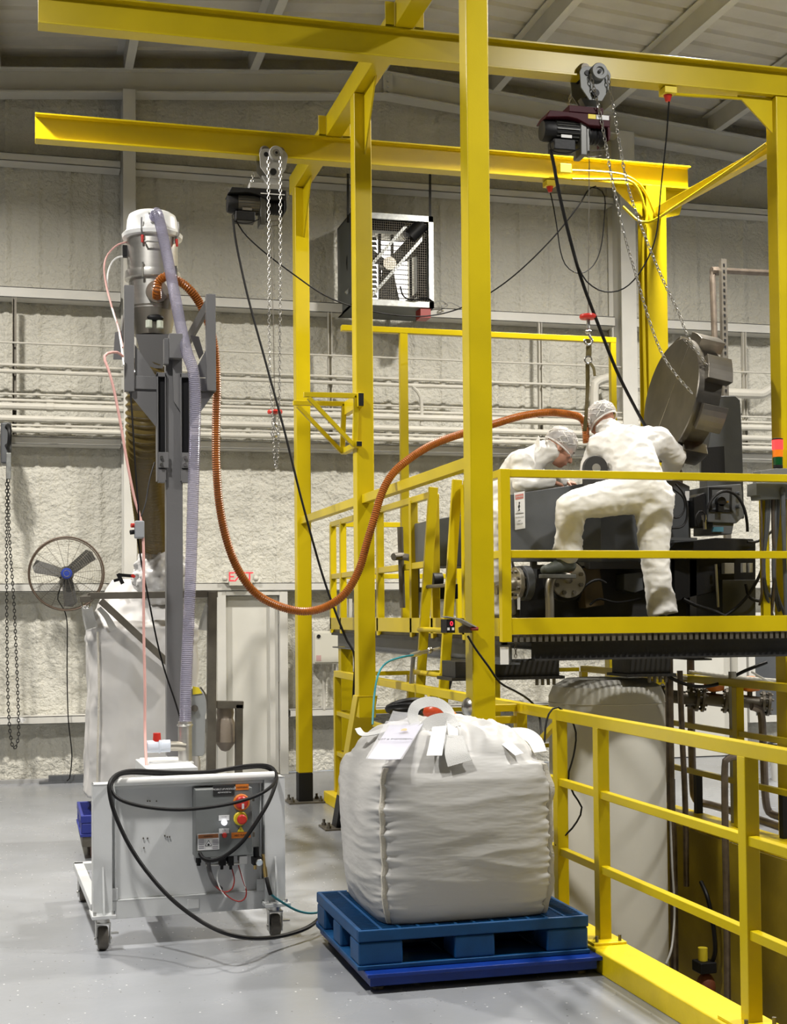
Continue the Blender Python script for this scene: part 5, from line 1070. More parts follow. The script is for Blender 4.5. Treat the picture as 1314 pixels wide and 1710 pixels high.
SC_ = mat('bright_scratches', (.62,.60,.55), .25, 1)
build('scratch', MB().add([wp(1.05, R*.92, -.002), wp(1.09, R*.92, -.002), wp(1.07+PI, R*.9, -.002), wp(1.05+PI, R*.9, -.002)], [(0,1,2,3)]), SC_, WH, smooth=0)
# control box with stack light at the right
CBX = thing('junction_box', 'grey electrical junction box with hanging conduits behind the platform railing at far right', 'enclosure', tuple(A(1290,820,8.36)))
bx_ = pxpoly('box_body', [(1263,806), (1340,800), (1340,832), (1270,834), (1269,827), (1263,827)], 8.34, .13, CBOX, CBX, bevel=.004)
pxpoly('box_lid', [(1269,786), (1296,782), (1340,782), (1340,808), (1269,808)], 8.36, .10, CBOX, CBX, bevel=.004)
q = at(1307, 821, y=8.33); build('pipe_fitting', MB().ball((q.x,8.33,q.z), (.022,.022,.028), 12, 8).cyl((q.x,8.33,q.z), (q.x,8.33,q.z-.16), .016, n=12).cyl((q.x,8.33,q.z-.16), (q.x+.01,8.33,1.55), .014, n=10), MGREY, CBX)
for i, u in enumerate((1271, 1281, 1285, 1290, 1295, 1300, 1311)):
    v1 = (1010, 1030, 1005, 1034, 1020, 1030, 1034)[i]; d_ = (2, -6, -10, 3, -4, -8, 0)[i]
    build('conduit', hose([A(u,832,8.40), A(u+d_*.3,880,8.40), A(u+d_,940,8.42), A(u+d_*.4,990,8.44), A(u-d_*1.5,v1,8.5)], (.008,.013,.012,.013,.012,.013,.01)[i], .05, 8), MGREY if i % 3 else PIPEB, CBX)
build('support_post', MB().box((at(1277,900,y=8.46).x-.025,8.45,1.5), (at(1277,900,y=8.46).x+.03,8.49,2.45)), Y, CBX, bevel=.003)
SL = thing('stack_light', 'red, amber and green stack light with the red lens lit on the junction box', 'light', tuple(A(1299,780,8.41)))
q = at(1299, 782, y=8.41); zs = [at(1299, v, y=8.41).z for v in (782, 777, 763.5, 751.5, 735, 732.5)]
for z0, z1, r, m_, nm in ((zs[0], zs[1], .032, BLK, 'base'), (zs[1], zs[2], .032, GREEN, 'green_lens'), (zs[2], zs[3], .034, AMBER, 'amber_lens'), (zs[3], zs[4], .037, REDLIT, 'red_lens'), (zs[4], zs[5], .036, BLK, 'cap')):
    build(nm, MB().cyl((q.x,8.41,z0), (q.x,8.41,z1), r, n=24), m_, SL, bevel=.002)
# unistrut and pipe beyond the machine
tag(build('slotted_post', MB().box((at(1207,600,y=11.0).x,11.0,1.6), (at(1216,600,y=11.0).x,11.045,at(1210,432,y=11.0).z)), RAW, smooth=0), 'tall bare slotted steel post standing behind the grey machine arm', 'post')
mb = MB()
for k_ in range(40): z = at(1212, 440+k_*10.5, y=10.99).z; mb.box((at(1210.6,600,y=10.99).x,10.995,z-.022), (at(1213.4,600,y=10.99).x,11.0,z))
stuff(build('slots', mb, BLK, bpy.data.objects['slotted_post'], smooth=0))
tag(build('overhead_pipe', MB().tube(smooth_path([A(1196,640,11.1), A(1193,560,11.1), A(1190,475,11.1), A(1190,458,11.1), A(1194,452,11.1), A(1206,452,11.1), A(1260,455,11.1), A(1330,458,11.1)], .06), .028, 10).cyl(A(1188,453,11.1), A(1200,453,11.1), .04, n=10), PIPEB), 'bare steel pipe with a rusty elbow beside the slotted post', 'pipe')
# ================================================================== PIPES AND VALVES UNDER THE PLATFORM
def pipe(pts, r, label, m_=PIPEB, y=None): return tag(build('process_pipe', MB().tube(smooth_path([A(*p) for p in pts], .04), r, 10), m_), label, 'pipe')
pipe([(1117,1100,9.3), (1118,1200,9.3), (1120,1330,9.3), (1124,1420,9.3), (1126,1600,9.3), (1126,1690,9.3)], .030, 'brown steel pipe running down next to the white tank')
pipe([(1135,1120,9.4), (1139,1230,9.4), (1144,1340,9.4), (1146,1480,9.4)], .022, 'thin brown pipe, second from the white tank')
pipe([(1153,1100,10.0), (1154,1200,10.0), (1157,1310,10.0), (1160,1332,10.0), (1168,1340,9.95), (1190,1345,9.85), (1240,1360,9.4), (1314,1385,8.8), (1350,1398,8.5)], .030, 'brown pipe bending to run low behind the railing')
pipe([(1244,1263,8.6), (1222,1264,8.6), (1213,1270,8.6), (1210,1285,8.6), (1211,1400,8.6), (1213,1500,8.6), (1215,1700,8.6)], .024, 'hooked brown pipe with a bend at the top dropping into the pit')
pipe([(1255,1180,9.6), (1268,1185,9.6), (1272,1200,9.6), (1275,1260,9.6), (1278,1330,9.6), (1283,1355,9.6), (1295,1362,9.55), (1330,1372,9.3)], .030, 'brown pipe dropping from the right-hand flanged valve')
pipe([(1100,1128,9.7), (1180,1136,9.7), (1250,1143,9.7), (1340,1152,9.7)], .022, 'pale steel pipe running level under the black beam', BRUSH)
pipe([(1150,1122,9.6), (1220,1130,9.6), (1340,1140,9.6)], .015, 'thin white pipe running level under the black beam', PIPE)
pipe([(1095,1108,9.2), (1120,1132,9.2), (1160,1146,9.2), (1200,1142,9.2), (1240,1122,9.2), (1280,1106,9.2)], .013, 'black hose drooping under the black beam', RUB)
pipe([(1255,1122,9.3), (1280,1136,9.3), (1310,1146,9.3)], .008, 'thin white tube slanting under the platform', WHITE)
for i, (u, v, au, lab) in enumerate(((1143, 1165, None, 'flanged valve nearest the white tank'), (1190, 1168, 1192, 'flanged valve with an orange actuator in the middle of the three'), (1252, 1172, 1252, 'flanged valve with an orange actuator, furthest right of the three'))):
    c = A(u, v, 9.7); t = thing('flanged_valve', 'dark steel '+lab, 'valve', tuple(c))
    build('valve_body', MB().cyl(c+V(-.16,.06,.02), c+V(.14,-.06,-.02), .05, n=16), RAW, t)
    for dx, r in ((-.16, .09), (-.12, .09), (.09, .095), (.13, .095)): flange(c+V(dx,-dx*.4,-dx*.12), (1,-.4,-.12), r, RAW, 6, t, .022)
    if au:
        q = A(au, 1142, 9.7); build('actuator', MB().lathe([(.03,-.06), (.075,-.05), (.08,-.01), (.075,.0), (.075,.03), (.06,.05), (.03,.06)], q, n=18), ORANGE2 if 'ORANGE2' in globals() else ORL, t); build('stem', MB().cyl(c, q, .02, n=10), RAW, t)
sp_ = tag(build('slotted_support', MB().box((at(1218,1300,x=4.98).x,at(1224,1300,x=4.98).y,.1), (at(1218,1300,x=4.98).x+.04,at(1224,1300,x=4.98).y+.045,1.2)), EBOX2, smooth=0), 'pale slotted strut standing on the far kerb by the valves', 'strut')
for u in (1168, 1250+62): 
    q = at(u, 1375 if u < 1200 else 1400, x=4.98); tag(build('pipe_support', MB().box((4.95,q.y-.02,.1), (5.0,q.y+.03,.42)), BLK, smooth=0), 'short black pipe support on the far kerb, %s' % ('nearer the white tank' if u < 1200 else 'at the right edge'), 'support')
SPU = thing('sump_pump', 'small black and yellow pump unit on the pit wall with a hose', 'pump', tuple(at(1180,1615,x=4.7)))
q = at(1178, 1615, x=4.72)
build('pump_head', MB().box(q+V(-.08,-.08,-.03), q+V(.05,.06,.05)), BLK, SPU, bevel=.01); build('pump_cap', MB().cyl(q+V(-.02,0,.05), q+V(-.02,0,.14), .035, n=14), YEL, SPU)
build('pump_body', MB().ball(q+V(.0,0,-.14), (.07,.07,.10), 14, 10), mat('rusty_red', (.18,.05,.02), .6), SPU); build('pump_hose', hose([q+V(.03,-.02,.02), q+V(.04,-.07,.12), q+V(.03,-.07,.3), q+V(.0,-.05,.5), q+V(0,.05,.6)], .016, .03, 8), RUB, SPU)
pipe([(1119,1360,9.0), (1122,1440,8.9), (1126,1520,8.8), (1122,1580,8.7), (1112,1610,8.6)], .008, 'thin grey cable hanging in the pit beside the white tank', EBOX2)
bk = A(1310, 1312, 12.0); bk.z = 0
BU = thing('plastic_bucket', 'white plastic bucket with dark rim on the far floor at the right edge', 'bucket', tuple(bk))
build('bucket_body', MB().lathe([(.12,0), (.145,.34), (.15,.345), (.135,.345), (.115,.02), (.0,.02)], bk, n=24), WHITE, BU); build('bucket_lid', MB().torus(bk+V(0,0,.35), (0,0,1), .145, .012, 24, 6), BLK, BU)
# ================================================================== WALL EQUIPMENT
WF = thing('exhaust_fan', 'square galvanised wall exhaust fan with belt drive and daylight behind its louvers', 'fan', (3.75, 14.0, 5.4))
yf = 13.62; fa = at(580, 357, y=yf); x0, x1, z0, z1 = at(588,440,y=yf).x, at(724,440,y=yf).x, at(700,513,y=yf).z, at(700,360,y=yf).z
GALV = mat('galvanised_sheet', (.36,.37,.36), .35, .8, var=.2, vscale=20)
mb = MB()
for a, b in (((x0,yf,z0), (x0+.05,yf+.03,z1)), ((x1-.05,yf,z0), (x1,yf+.03,z1)), ((x0,yf,z1-.06), (x1,yf+.03,z1)), ((x0,yf,z0), (x1,yf+.03,z0+.06))): mb.box(a, b)
build('front_frame', mb, GALV, WF, smooth=0)
mb = MB()
for a, b in (((x0,yf+.03,z0), (x0+.015,14.3,z1)), ((x1-.015,yf+.03,z0), (x1,14.3,z1)), ((x0,yf+.03,z1-.015), (x1,14.3,z1)), ((x0,yf+.03,z0), (x1,14.3,z0+.015))): mb.box(a, b)
build('housing', mb, mat('fan_housing_grey', (.14,.15,.145), .5, .3), WF, smooth=0)
build('inner_liner', MB().box((x0+.015,yf+.2,z0+.015), (x0+.12,yf+.22,z1-.015)).box((x1-.12,yf+.2,z0+.015), (x1-.015,yf+.22,z1-.015)).box((x0+.12,yf+.2,z1-.12), (x1-.12,yf+.22,z1-.015)).box((x0+.12,yf+.2,z0+.015), (x1-.12,yf+.22,z0+.05)), BLK, WF, smooth=0)
cxf, czf = (x0+x1)/2, (z0+z1)/2
build('daylight_opening', MB().box((x0+.1,14.262,z0+.04), (x1-.1,14.27,z1-.1)), mat('daylight', (.9,.9,.9), .5, emit=(1, .96, .9), estr=3.0), WF, smooth=0)
nl = 16
for k_ in range(nl):
    z = z0+.06+(z1-z0-.18)*k_/(nl-1)
    for xa_, xb_ in ((x0+.10, cxf-.02), (cxf+.02, x1-.10)):
        tilt = .045 if xb_ < cxf else .022
        build('louver', MB().prism([(xa_,14.21,z), (xa_,14.25,z+tilt), (xa_,14.254,z+tilt), (xa_,14.214,z)], (xb_-xa_,0,0)), FANB, WF, smooth=0)
mb = MB()
for x in (x0+.09, cxf-.14, cxf, cxf+.14, x1-.09): mb.box((x-.014,14.17,z0+.03), (x+.014,14.2,z1-.06))
build('louver_bars', mb, BLK, WF, smooth=0)
build('shroud_ring', MB().torus((cxf,13.85,czf), (0,1,0), .425, .018, 48, 8), BLK, WF)
hub = build('fan_hub', MB().cyl((cxf,13.76,czf), (cxf,13.9,czf), .07, n=20), BRUSH, WF)
for a_ in (35, 150, 268):
    a_ = math.radians(a_); e = V(math.cos(a_),0,math.sin(a_)); s_ = V(-math.sin(a_),0,math.cos(a_)); c0 = V(cxf,13.84,czf)
    build('blade', MB().prism([c0+e*.05+s_*.05+V(0,-.03,0), c0+e*.40+s_*.13+V(0,-.05,0), c0+e*.41-s_*.09+V(0,.05,0), c0+e*.05-s_*.05+V(0,.03,0)], (0,.006,0)), FANB, hub, smooth=0)
for s_ in (-.075, .075):
    build('strut', MB().bar((cxf-.40+s_,13.74,czf-.42-s_), (cxf+.31+s_,13.74,czf+.39-s_), .03), GALV, WF, smooth=0)
build('motor', MB().cyl((cxf+.19,13.70,czf+.26), (cxf+.33,13.70,czf+.40), .085, n=18), BLK, WF)
mb = MB(); nb = 34
for k_ in range(1, nb):
    x = x0+.04+(x1-x0-.08)*k_/nb; mb.box((x-.0012,yf+.035,z0+.05), (x+.0012,yf+.038,z1-.05)); z = z0+.05+(z1-z0-.1)*k_/nb; mb.box((x0+.04,yf+.038,z-.0012), (x1-.04,yf+.041,z+.0012))
stuff(build('wire_guard', mb, RAW, WF, smooth=0))
for u in (581, 718): build('hanger_strap', MB().bar(at(u,290,y=13.75), at(u,372,y=13.75), .025, .008), DARK, WF, smooth=0)
build('mounting_foot', MB().box((x1-.14,yf+.02,z0-.10), (x1-.03,yf+.2,z0)), REDD, WF, smooth=0)
build('fan_wire', hose([at(668,478,y=13.6), at(674,495,y=13.6), at(690,501,y=13.6), at(712,498,y=13.6), at(724,505,y=13.62)], .008, .03, 6), CAB, WF)
tag(build('wire_tangle', hose([at(722,508,y=13.9), at(735,502,y=13.95), at(748,510,y=14.0), at(735,514,y=14.0), at(750,505,y=14.0), at(768,513,y=14.05)], .006, .04, 6), EBOX2), 'loose pale wire lying on the girt beside the wall fan', 'wire')
# round wall fan
FF = thing('round_fan', 'round caged black fan with three blades and blue hub on the back wall at left', 'fan', tuple(A(111,958,13.8)))
c = A(111, 958, 13.75); Rf = .355
build('cage_ring', MB().torus(c, (0,1,0), Rf, .009, 56, 8).torus(c+V(0,.13,0), (0,1,0), Rf-.01, .006, 56, 6), mat('brown_wire', (.10,.07,.05), .5, .4), FF)
mb = MB()
for k_ in range(18):
    a_ = 2*PI*k_/18+.1; e = V(math.cos(a_),0,math.sin(a_)); mb.tube([c+V(0,-.05,0)+e*.05, c+V(0,-.05,0)+e*.2, c+V(0,-.03,0)+e*.31, c+e*Rf], .0022, 5)
for r_ in np.arange(.09, .35, .022): mb.torus(c+V(0,-.048 if r_ < .22 else -.048+.14*(r_-.22),0), (0,1,0), r_, .0011, 48, 3)
stuff(build('cage_wires', mb, RAW, FF))
hb = build('hub', MB().lathe([(.055,.03), (.055,-.03), (.045,-.045), (0,-.05)], c+V(0,-.02,0), (0,1,0), 24), mat('blue_badge', (.02,.045,.28), .35), FF)
build('badge', MB().torus(c+V(0,-.067,0), (0,1,0), .03, .004, 20, 6), CHROME, hb)
for a_ in (38, 165, 277):
    a_ = math.radians(a_); e = V(math.cos(a_),0,math.sin(a_)); s_ = V(-math.sin(a_),0,math.cos(a_)); c0 = c+V(0,.04,0)
    build('blade', MB().prism([c0+e*.05+s_*.05+V(0,-.02,0), c0+e*.29+s_*.07+V(0,-.03,0), c0+e*.325+s_*.02, c0+e*.31-s_*.06+V(0,.03,0), c0+e*.05-s_*.045+V(0,.02,0)], (0,.006,0)), FANB, FF, smooth=0)
build('motor', MB().cyl(c+V(0,.06,0), c+V(0,.24,0), .075, n=18), FANB, FF); build('wall_arm', MB().bar(c+V(0,.2,-.02), (c.x-.05,14.2,c.z-.12), .05), FANB, FF)
build('cord', hose([A(102,978,13.9), A(96,1000,13.95), A(105,1015,13.95), A(112,1040,13.98), A(112,1120,14.0), A(114,1200,14.0), A(120,1260,14.02), A(116,1300,14.05), A(112,1304,14.02)], .006, .05, 6), CAB, FF)
tag(build('extension_cord', hose([(.75,14.0,.008), (.95,13.9,.008), (1.25,13.95,.008), (1.45,14.05,.008)], .007, .05, 6), CAB), 'black cord lying on the floor along the back wall', 'cord')
# exit sign
ES = thing('exit_sign', 'pale exit sign with red lit letters above the white door', 'sign', tuple(A(402,965,14.0)))
a, b = at(383, 978, y=14.02), at(421, 951, y=14.02)
sb = build('sign_box', MB().box((a.x,14.02,a.z), (b.x,14.09,b.z)), EBOX, ES, bevel=.004)
build('letters', text_mb('EXIT', .135, ((a.x+b.x)/2,14.018,(a.z+b.z)/2+.004), (1,0,0), (0,0,1), .001, spacing=.92), EXITL, sb, smooth=0)
for dx in (-.16, .16): build('emergency_lamp', MB().ball(((a.x+b.x)/2+dx,14.05,(a.z+b.z)/2-.01), .03, 12, 8), PIPE, ES)
# electrical enclosure
EE = thing('electrical_box', 'beige electrical enclosure on the back wall between the first two gantry posts', 'enclosure', tuple(A(545,1080,14.05)))
a, b = at(523, 1109, y=13.95), at(569, 1054, y=13.95)
eb = build('enclosure_body', MB().box((a.x,13.95,a.z), (b.x,14.25,b.z)), EBOX, EE, bevel=.006)
build('enclosure_door', MB().box((a.x+.015,13.94,a.z+.015), (b.x-.015,13.95,b.z-.015)), EBOX, eb, bevel=.003); build('door_lock', MB().cyl(((a.x+b.x)/2-.09,13.94,b.z-.05), ((a.x+b.x)/2-.09,13.93,b.z-.05), .02, .02, 12), BLK, eb)
build('door_label', MB().box((a.x+.03,13.937,a.z+.03), (a.x+.08,13.94,a.z+.09)), mat('pink_label', (.5,.32,.3), .5), eb, smooth=0)
for u in (541, 560): build('conduit', MB().cyl(at(u,1109,y=14.1), at(u,1185,y=14.1), .018, n=10), PIPE, EE)
for u in (577, 585): build('conduit', MB().cyl(at(u,1000,y=14.1), at(u,1185,y=14.1), .02, n=10), PIPE, EE)
# chain reel at the left edge
CH = thing('chain_reel', 'dark hand chain reel on the wall at the left edge with its looped chain', 'chain hoist', tuple(A(10,745,13.6)))
a, b = at(1, 800, y=13.7), at(19, 705, y=13.7)
build('reel_housing', MB().box((a.x,13.7,a.z+.15), (b.x,13.95,b.z)), MGREY, CH, bevel=.02); build('reel_guard', MB().box((a.x+.05,13.66,a.z), (b.x,13.74,a.z+.25)), GALV, CH, bevel=.006); build('reel_wheel', MB().torus(at(13,728,y=13.66), (1,.2,0), .10, .02, 24, 8), BLK, CH)
for pts in ([A(11,800,13.7), A(11,950,13.72), A(12,1100,13.75), A(15,1200,13.78), A(20,1243,13.78), A(24,1250,13.78), A(29,1240,13.78), A(31,1200,13.78), A(24,1020,13.75), A(16,900,13.72), A(14,800,13.7)],):
    stuff(build('hand_chain', chain(pts, .042, .0042, .012), DARK, CH))
build('keeper', MB().box(at(30,1204,y=14.0), at(38,1198,y=14.05)).bar(at(36,1206,y=14.0), at(41,1200,y=14.0), .03), WLAB, CH, smooth=0)
# ================================================================== PEOPLE
def capsule(mb, p, q, r0, r1, sx=1.0, n=14):
    p, q = Vector(p), Vector(q); d = q-p; x, y, dd = frame(d) if d.length > 1e-6 else frame(V(0,0,1)); rs = []
    prof = [(-1, .12), (-.8, .6), (-.5, .866), (-.2, .98)]
    for t, k in prof: rs.append((p+dd*(t*r0), r0*k))
    rs.append((p, r0)); rs.append((p+d*.5, (r0+r1)/2)); rs.append((q, r1))
    for t, k in prof[::-1]: rs.append((q-dd*(t*r1), r1*k))
    mb.rings([[c + x*(math.cos(2*PI*i/n)*k*sx) + y*(math.sin(2*PI*i/n)*k) for i in range(n)] for c, k in rs])
def remeshed(name, mb, m, parent, voxel, it, folds=0, fs=9, seed=0, stretch=(1,1,1)):
    me = bpy.data.meshes.new(name); me.from_pydata(mb.v, [], mb.f); ob = bpy.data.objects.new(name, me); COL.objects.link(ob)
    r = ob.modifiers.new('r', 'REMESH'); r.mode = 'VOXEL'; r.voxel_size = voxel
    s = ob.modifiers.new('s', 'SMOOTH'); s.iterations = it; s.factor = .5
    dg = bpy.context.evaluated_depsgraph_get(); new = bpy.data.meshes.new_from_object(ob.evaluated_get(dg)); bpy.data.objects.remove(ob)
    o = origin(parent) if parent is not None else Vector((0,0,0))
    if folds:
        for v in new.vertices:
            c = v.co; a = Vector((c.x*fs*stretch[0]+seed, c.y*fs*stretch[1], c.z*fs*stretch[2]))
            f = (1-abs(noise.noise(a))*2.2) + .5*(1-abs(noise.noise(a*2.1+Vector((3,1,7))))*2.2) - .7
            v.co = c + v.normal*(folds*f)
    for v in new.vertices: v.co -= o
    new.polygons.foreach_set('use_smooth', [True]*len(new.polygons)); new.materials.clear(); new.materials.append(m); new.name = name
    ob = bpy.data.objects.new(name, new); COL.objects.link(ob)
    if parent is not None: ob.parent = parent
    return ob
def hand(mb, wrist, d, nrm, s=1.0, curl=.5, side=1):
    """palm and five separate fingers: d forward, nrm out of the back of the hand"""
    d = Vector(d).normalized(); nrm = Vector(nrm); nrm = (nrm-d*nrm.dot(d)).normalized(); x = d.cross(nrm)*side; w = Vector(wrist)
    for k in (-.028, -.009, .010, .028): capsule(mb, w+x*k*.7*s, w+d*.085*s+x*k*s, .015*s, .014*s)
    for k, (o_, ln) in enumerate(((-.030, .062), (-.010, .075), (.011, .080), (.031, .070))):
        b = w+d*.085*s+x*o_*s; a1 = curl*.7; a2 = curl*1.6
        p1 = b+(d*math.cos(a1)-nrm*math.sin(a1))*ln*.5*s; p2 = p1+(d*math.cos(a2)-nrm*math.sin(a2))*ln*.32*s; p3 = p2+(d*math.cos(a2*1.4)-nrm*math.sin(a2*1.4))*ln*.26*s
        capsule(mb, b, p1, .0095*s, .009*s); capsule(mb, p1, p2, .009*s, .008*s); capsule(mb, p2, p3, .008*s, .007*s)
    b = w+d*.025*s+x*.03*s; p1 = b+(d*.6+x*.75-nrm*.3).normalized()*.042*s; p2 = p1+(d*.85+x*.35-nrm*.4).normalized()*.032*s
    capsule(mb, b, p1, .0125*s, .011*s); capsule(mb, p1, p2, .011*s, .009*s)
def head(mb, c, f, upv, s=1.0):
    f = Vector(f).normalized(); upv = Vector(upv); upv = (upv-f*upv.dot(f)).normalized(); x = f.cross(upv); Rm = Matrix((x, f, upv)).transposed(); q = lambda a, b, d_: c + x*a*s + f*b*s + upv*d_*s
    mb.ball(q(0,-.012,.035), (.078*s,.097*s,.085*s), 24, 16, Rm); mb.ball(q(0,.03,-.03), (.062*s,.066*s,.085*s), 20, 12, Rm); mb.ball(q(0,.062,-.088), (.028*s,.026*s,.024*s), 12, 8, Rm)
    capsule(mb, q(0,.088,.012), q(0,.112,-.028), .010*s, .016*s); mb.ball(q(.012,.098,-.032), .010*s, 8, 6); mb.ball(q(-.012,.098,-.032), .010*s, 8, 6)
    capsule(mb, q(-.04,.082,.024), q(.04,.082,.024), .012*s, .012*s); capsule(mb, q(-.02,.088,-.060), q(.02,.088,-.060), .009*s, .009*s); capsule(mb, q(-.016,.086,-.072), q(.016,.086,-.072), .009*s, .009*s)
    for k in (-1, 1):
        mb.ball(q(.075*k,-.012,-.002), (.010*s,.020*s,.034*s), 10, 8, Rm); mb.ball(q(.045*k,.07,-.012), (.022*s,.018*s,.018*s), 10, 8, Rm)
    return q, Rm
def eyes(q, Rm, parent, s):
    for k in (-1, 1):
        mb = MB().ball(q(.030*k,.079,.006), .013*s, 14, 10); e = build('eye', mb, WHITE, parent); build('iris', MB().ball(q(.030*k,.0885,.005), .006*s, 10, 6), BLK, e)
        build('eyebrow', MB().tube([q(.048*k,.088,.028), q(.030*k,.097,.034), q(.013*k,.097,.029)], .004*s, 6), HAIR, parent)
    build('lips', MB().tube([q(-.024,.090,-.065), q(0,.099,-.064), q(.024,.090,-.065)], .005*s, 6), mat('lips', (.32,.10,.08), .5), parent)
def hairnet(q, Rm, parent, s, seed):
    rows = []
    for j in range(18):
        th = .06+(PI*.60)*j/17; row = []
        for i in range(48):
            a = 2*PI*i/48; k = 1+.07*noise.noise((math.cos(a)*4+seed, math.sin(a)*4, th*4))+.03*math.sin(i*PI)*(j/17); r = V(.092*math.sin(th)*math.cos(a), .113*math.sin(th)*math.sin(a), .105*math.cos(th))*k*1.06
            row.append(q(r.x, r.y-.018, r.z+.048-.012*math.sin(a)*(j/17)))
        rows.append(row)
    n = build('hair_net', MB().rings(rows, cap=False), NET, parent, smooth=180)
    rim = rows[-1]; build('elastic_band', MB().tube(rim, .006*s, 6, closed=True), mat('net_elastic', (.66,.64,.62), .6), n)
    rows = []
    for j in range(12):
        th = .05+(PI*.52)*j/11
        rows.append([q(.083*math.sin(th)*math.cos(2*PI*i/32), .101*math.sin(th)*math.sin(2*PI*i/32)-.020, .090*math.cos(th)+.040) for i in range(32)])
    build('hair', MB().rings(rows), HAIR, parent)
    mb = MB(); rr = random.Random(seed)
    for k in range(26):
        a = rr.uniform(0, 2*PI); t0 = rr.uniform(.2, 1.2); pts = []
        for j in range(6):
            th = t0+.12*j; aa = a+.25*math.sin(j+k); r = V(.092*math.sin(th)*math.cos(aa), .113*math.sin(th)*math.sin(aa), .105*math.cos(th))*1.10; pts.append(q(r.x, r.y-.018, r.z+.048))
        mb.tube(pts, .0028, 5)
    build('net_gathers', mb, mat('net_gather', (.68,.66,.64), .6), n)
def person(label, J, rad, face, upv, shoes, seed, fold=.010):
    t = thing('person', label, 'person', tuple(J['pelvis'])); body, suit = MB(), MB()
    def seg(a, b, ra, rb, skin=None, sx=1.0):
        capsule(suit, J[a], J[b], ra, rb, sx); k = skin or .72; capsule(body, J[a], J[b], ra*k, rb*k)
    r = rad
    for s in 'lr':
        seg(s+'hip', s+'knee', r['thigh'], r['knee']); seg(s+'knee', s+'ankle', r['knee']*.98, r['ankle'], .6)
        seg(s+'sho', s+'elb', r['uarm'], r['elb']); seg(s+'elb', s+'wri', r['elb']*.98, r['wri'], .68)
        seg(s+'hip', 'pelvis', r['thigh']*1.05, r['pelvis']); seg(s+'sho', 'chest', r['uarm']*1.1, r['chest'])
    seg('pelvis', 'waist', r['pelvis'], r['waist'], .8); seg('waist', 'chest', r['waist'], r['chest'], .8); seg('lsho', 'rsho', r['uarm']*1.1, r['uarm']*1.1)
    seg('chest', 'neck', r['chest']*.9, .085, .75); capsule(body, J['neck'], J['head'], .06, .058); capsule(suit, J['neck'], J['neck'].lerp(J['head'], .5), .09, .082)
    for s in 'lr':
        d = (J[s+'wri']-J[s+'elb']).normalized(); e = J[s+'hand']; capsule(body, J[s+'elb'], J[s+'wri'], .04, .03)
        hand(body, J[s+'wri']+d*.01, e, V(0,-.3,1), 1.0, .55, 1 if s == 'l' else -1)
    for s in 'lr': capsule(body, J[s+'ankle'], J[s+'heel'], .042, .03); capsule(body, J[s+'heel'], J[s+'toe'], .022, .018)
    for s in 'lr':
        d = (J[s+'ankle']-J[s+'knee']).normalized(); e = J[s+'ankle']+d*(.075 if J[s+'ankle'].z < DZ+.3 else .03); suit.cyl(J[s+'ankle']-d*.12, e, r['ankle']*1.02, r['ankle']*1.12, 16)
    q, Rm = head(body, J['head'], face, upv, 1.0)
    b = remeshed('body', body, SKIN, t, .008, 3); eyes(q, Rm, b, 1.0); hairnet(q, Rm, t, 1.0, seed)
    c = remeshed('coveralls', suit, TYVEK, t, .013, 7, fold, 8, seed, (1, 1, 1.9))
    for s in 'lr':
        h, to = J[s+'heel'], J[s+'toe']; d = (to-h); d.z = 0; d.normalize(); x = d.cross(V(0,0,1)); sh = MB(); L_ = (to-h).length
        capsule(sh, h+V(0,0,.02), h+d*L_*.5+V(0,0,.018), .046, .044); capsule(sh, h+d*L_*.45+V(0,0,.012), to+V(0,0,.004), .045, .034); capsule(sh, h+V(0,0,.03), J[s+'ankle']+V(0,0,-.02), .045, .043)
        o = remeshed('shoe', sh, SHOE if shoes else WHITE, t, .009, 3)
        sole = []; zb = min(h.z, to.z)-.04
        for k in range(24):
            a = 2*PI*k/24; e = .5+.5*math.cos(a); sole.append(h+d*(-.05+(L_+.095)*e)+x*(.046*math.sin(a)*(.85+.25*e)))
        sole = [V(p.x, p.y, zb-.012) for p in sole]
        build('sole', MB().prism(sole, (0,0,.028)), SOLE, o, bevel=.005)
        mb = MB()
        for k in range(4): p = h+d*(L_*(.40+.11*k))+V(0,0,.062-.008*k); mb.tube([p-x*.028+V(0,0,-.012), p+V(0,0,.004), p+x*.028+V(0,0,-.012)], .004, 6)
        build('laces', mb, mat('lace', (.10,.13,.05), .6), o)
    return t, c
Q = lambda u, v, y: at(u, v, y=y)
DZF = DZ+.0
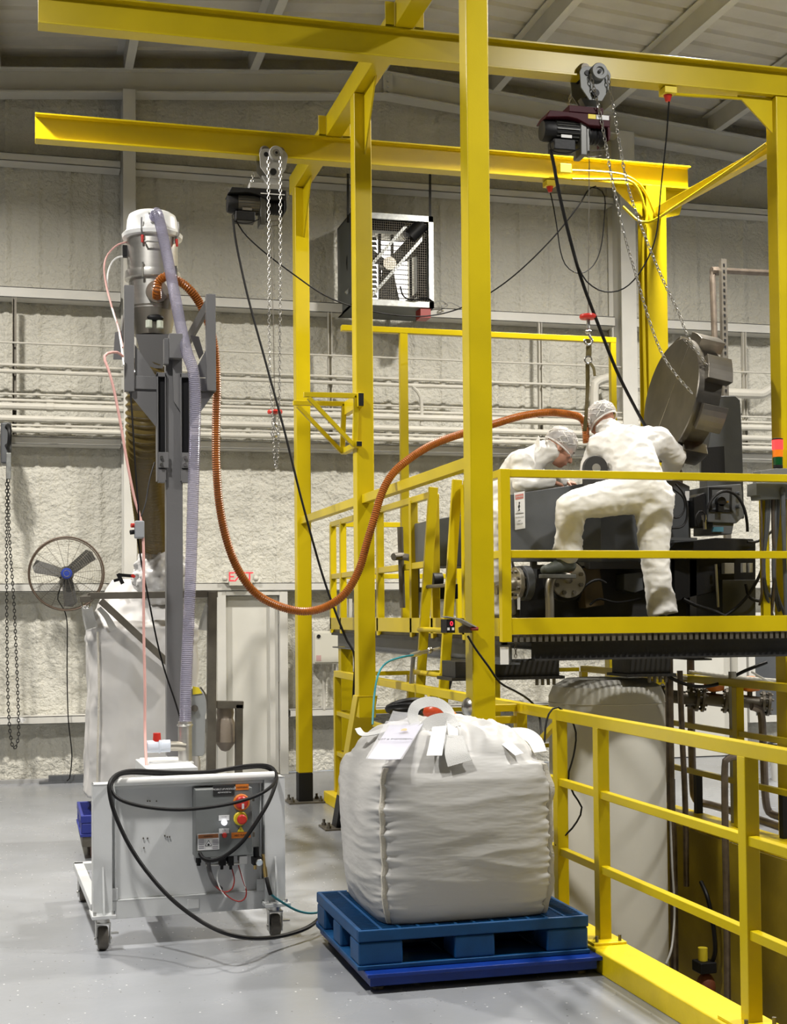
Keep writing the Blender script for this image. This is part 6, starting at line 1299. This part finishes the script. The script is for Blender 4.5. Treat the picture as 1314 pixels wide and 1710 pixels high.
J1 = dict(pelvis=Q(1074,818,8.62), waist=Q(1060,788,8.68), chest=Q(1046,752,8.80), neck=Q(1020,722,8.96), head=Q(1007,708,9.06), lsho=Q(1004,746,8.88), rsho=Q(1098,736,8.84),
          lelb=Q(988,782,8.98), lwri=Q(1000,800,9.14), relb=Q(1126,762,8.92), rwri=Q(1117,792,9.08), lhip=Q(1050,824,8.62), rhip=Q(1092,834,8.60),
          lknee=Q(953,846,8.58), lankle=Q(948,920,8.66), rknee=Q(1092,925,8.56), rankle=Q(1104,1008,8.54))
J1['lheel'] = Q(951,950,8.67); J1['ltoe'] = Q(910,953,8.64); J1['rheel'] = V(J1['rankle'].x, 8.55, DZF+.055); J1['rtoe'] = V(J1['rankle'].x-.02, 8.74, DZF+.05)
J1['lhand'] = V(.1,.8,-.4); J1['rhand'] = V(-.3,.8,-.4)
person('person in white coveralls bending over the machine, back turned, left foot on a pipe', J1,
       dict(thigh=.138, knee=.102, ankle=.092, pelvis=.165, waist=.175, chest=.185, uarm=.095, elb=.084, wri=.062), V(-.25,.85,-.45), V(-.25,.3,.9), True, 3, .0075)
J2 = dict(pelvis=Q(836,858,9.28), waist=Q(846,825,9.25), chest=Q(872,782,9.2), neck=Q(906,756,9.17), head=Q(934,751,9.15), rsho=Q(872,770,9.05), lsho=Q(886,772,9.36),
          relb=Q(872,808,9.0), rwri=Q(915,803,9.02), lelb=Q(900,806,9.4), lwri=Q(938,803,9.32), rhip=Q(836,862,9.18), lhip=Q(838,862,9.36), rknee=Q(832,935,9.16), lknee=Q(838,935,9.36), rankle=Q(838,1010,9.18), lankle=Q(846,1010,9.38))
for s in 'lr':
    J2[s+'heel'] = V(J2[s+'ankle'].x-.02, J2[s+'ankle'].y, DZF+.055); J2[s+'toe'] = V(J2[s+'ankle'].x+.16, J2[s+'ankle'].y-.02, DZF+.05)
J2['rhand'] = V(.9,.1,-.25); J2['lhand'] = V(.9,-.1,-.25)
t2_, _ = person('person in white coveralls and hair net leaning over the guard panel, head bowed', J2,
       dict(thigh=.105, knee=.090, ankle=.085, pelvis=.14, waist=.14, chest=.135, uarm=.075, elb=.070, wri=.058), V(.80,-.12,-.55), V(.55,-.05,.85), False, 11, .007)
c = J2['neck']; strap([c+V(-.06,-.08,.0), c+V(-.05,-.02,.085), c+V(-.02,.06,.09)], .06, (-1,0,.4), TYVEK, 'collar', t2_)
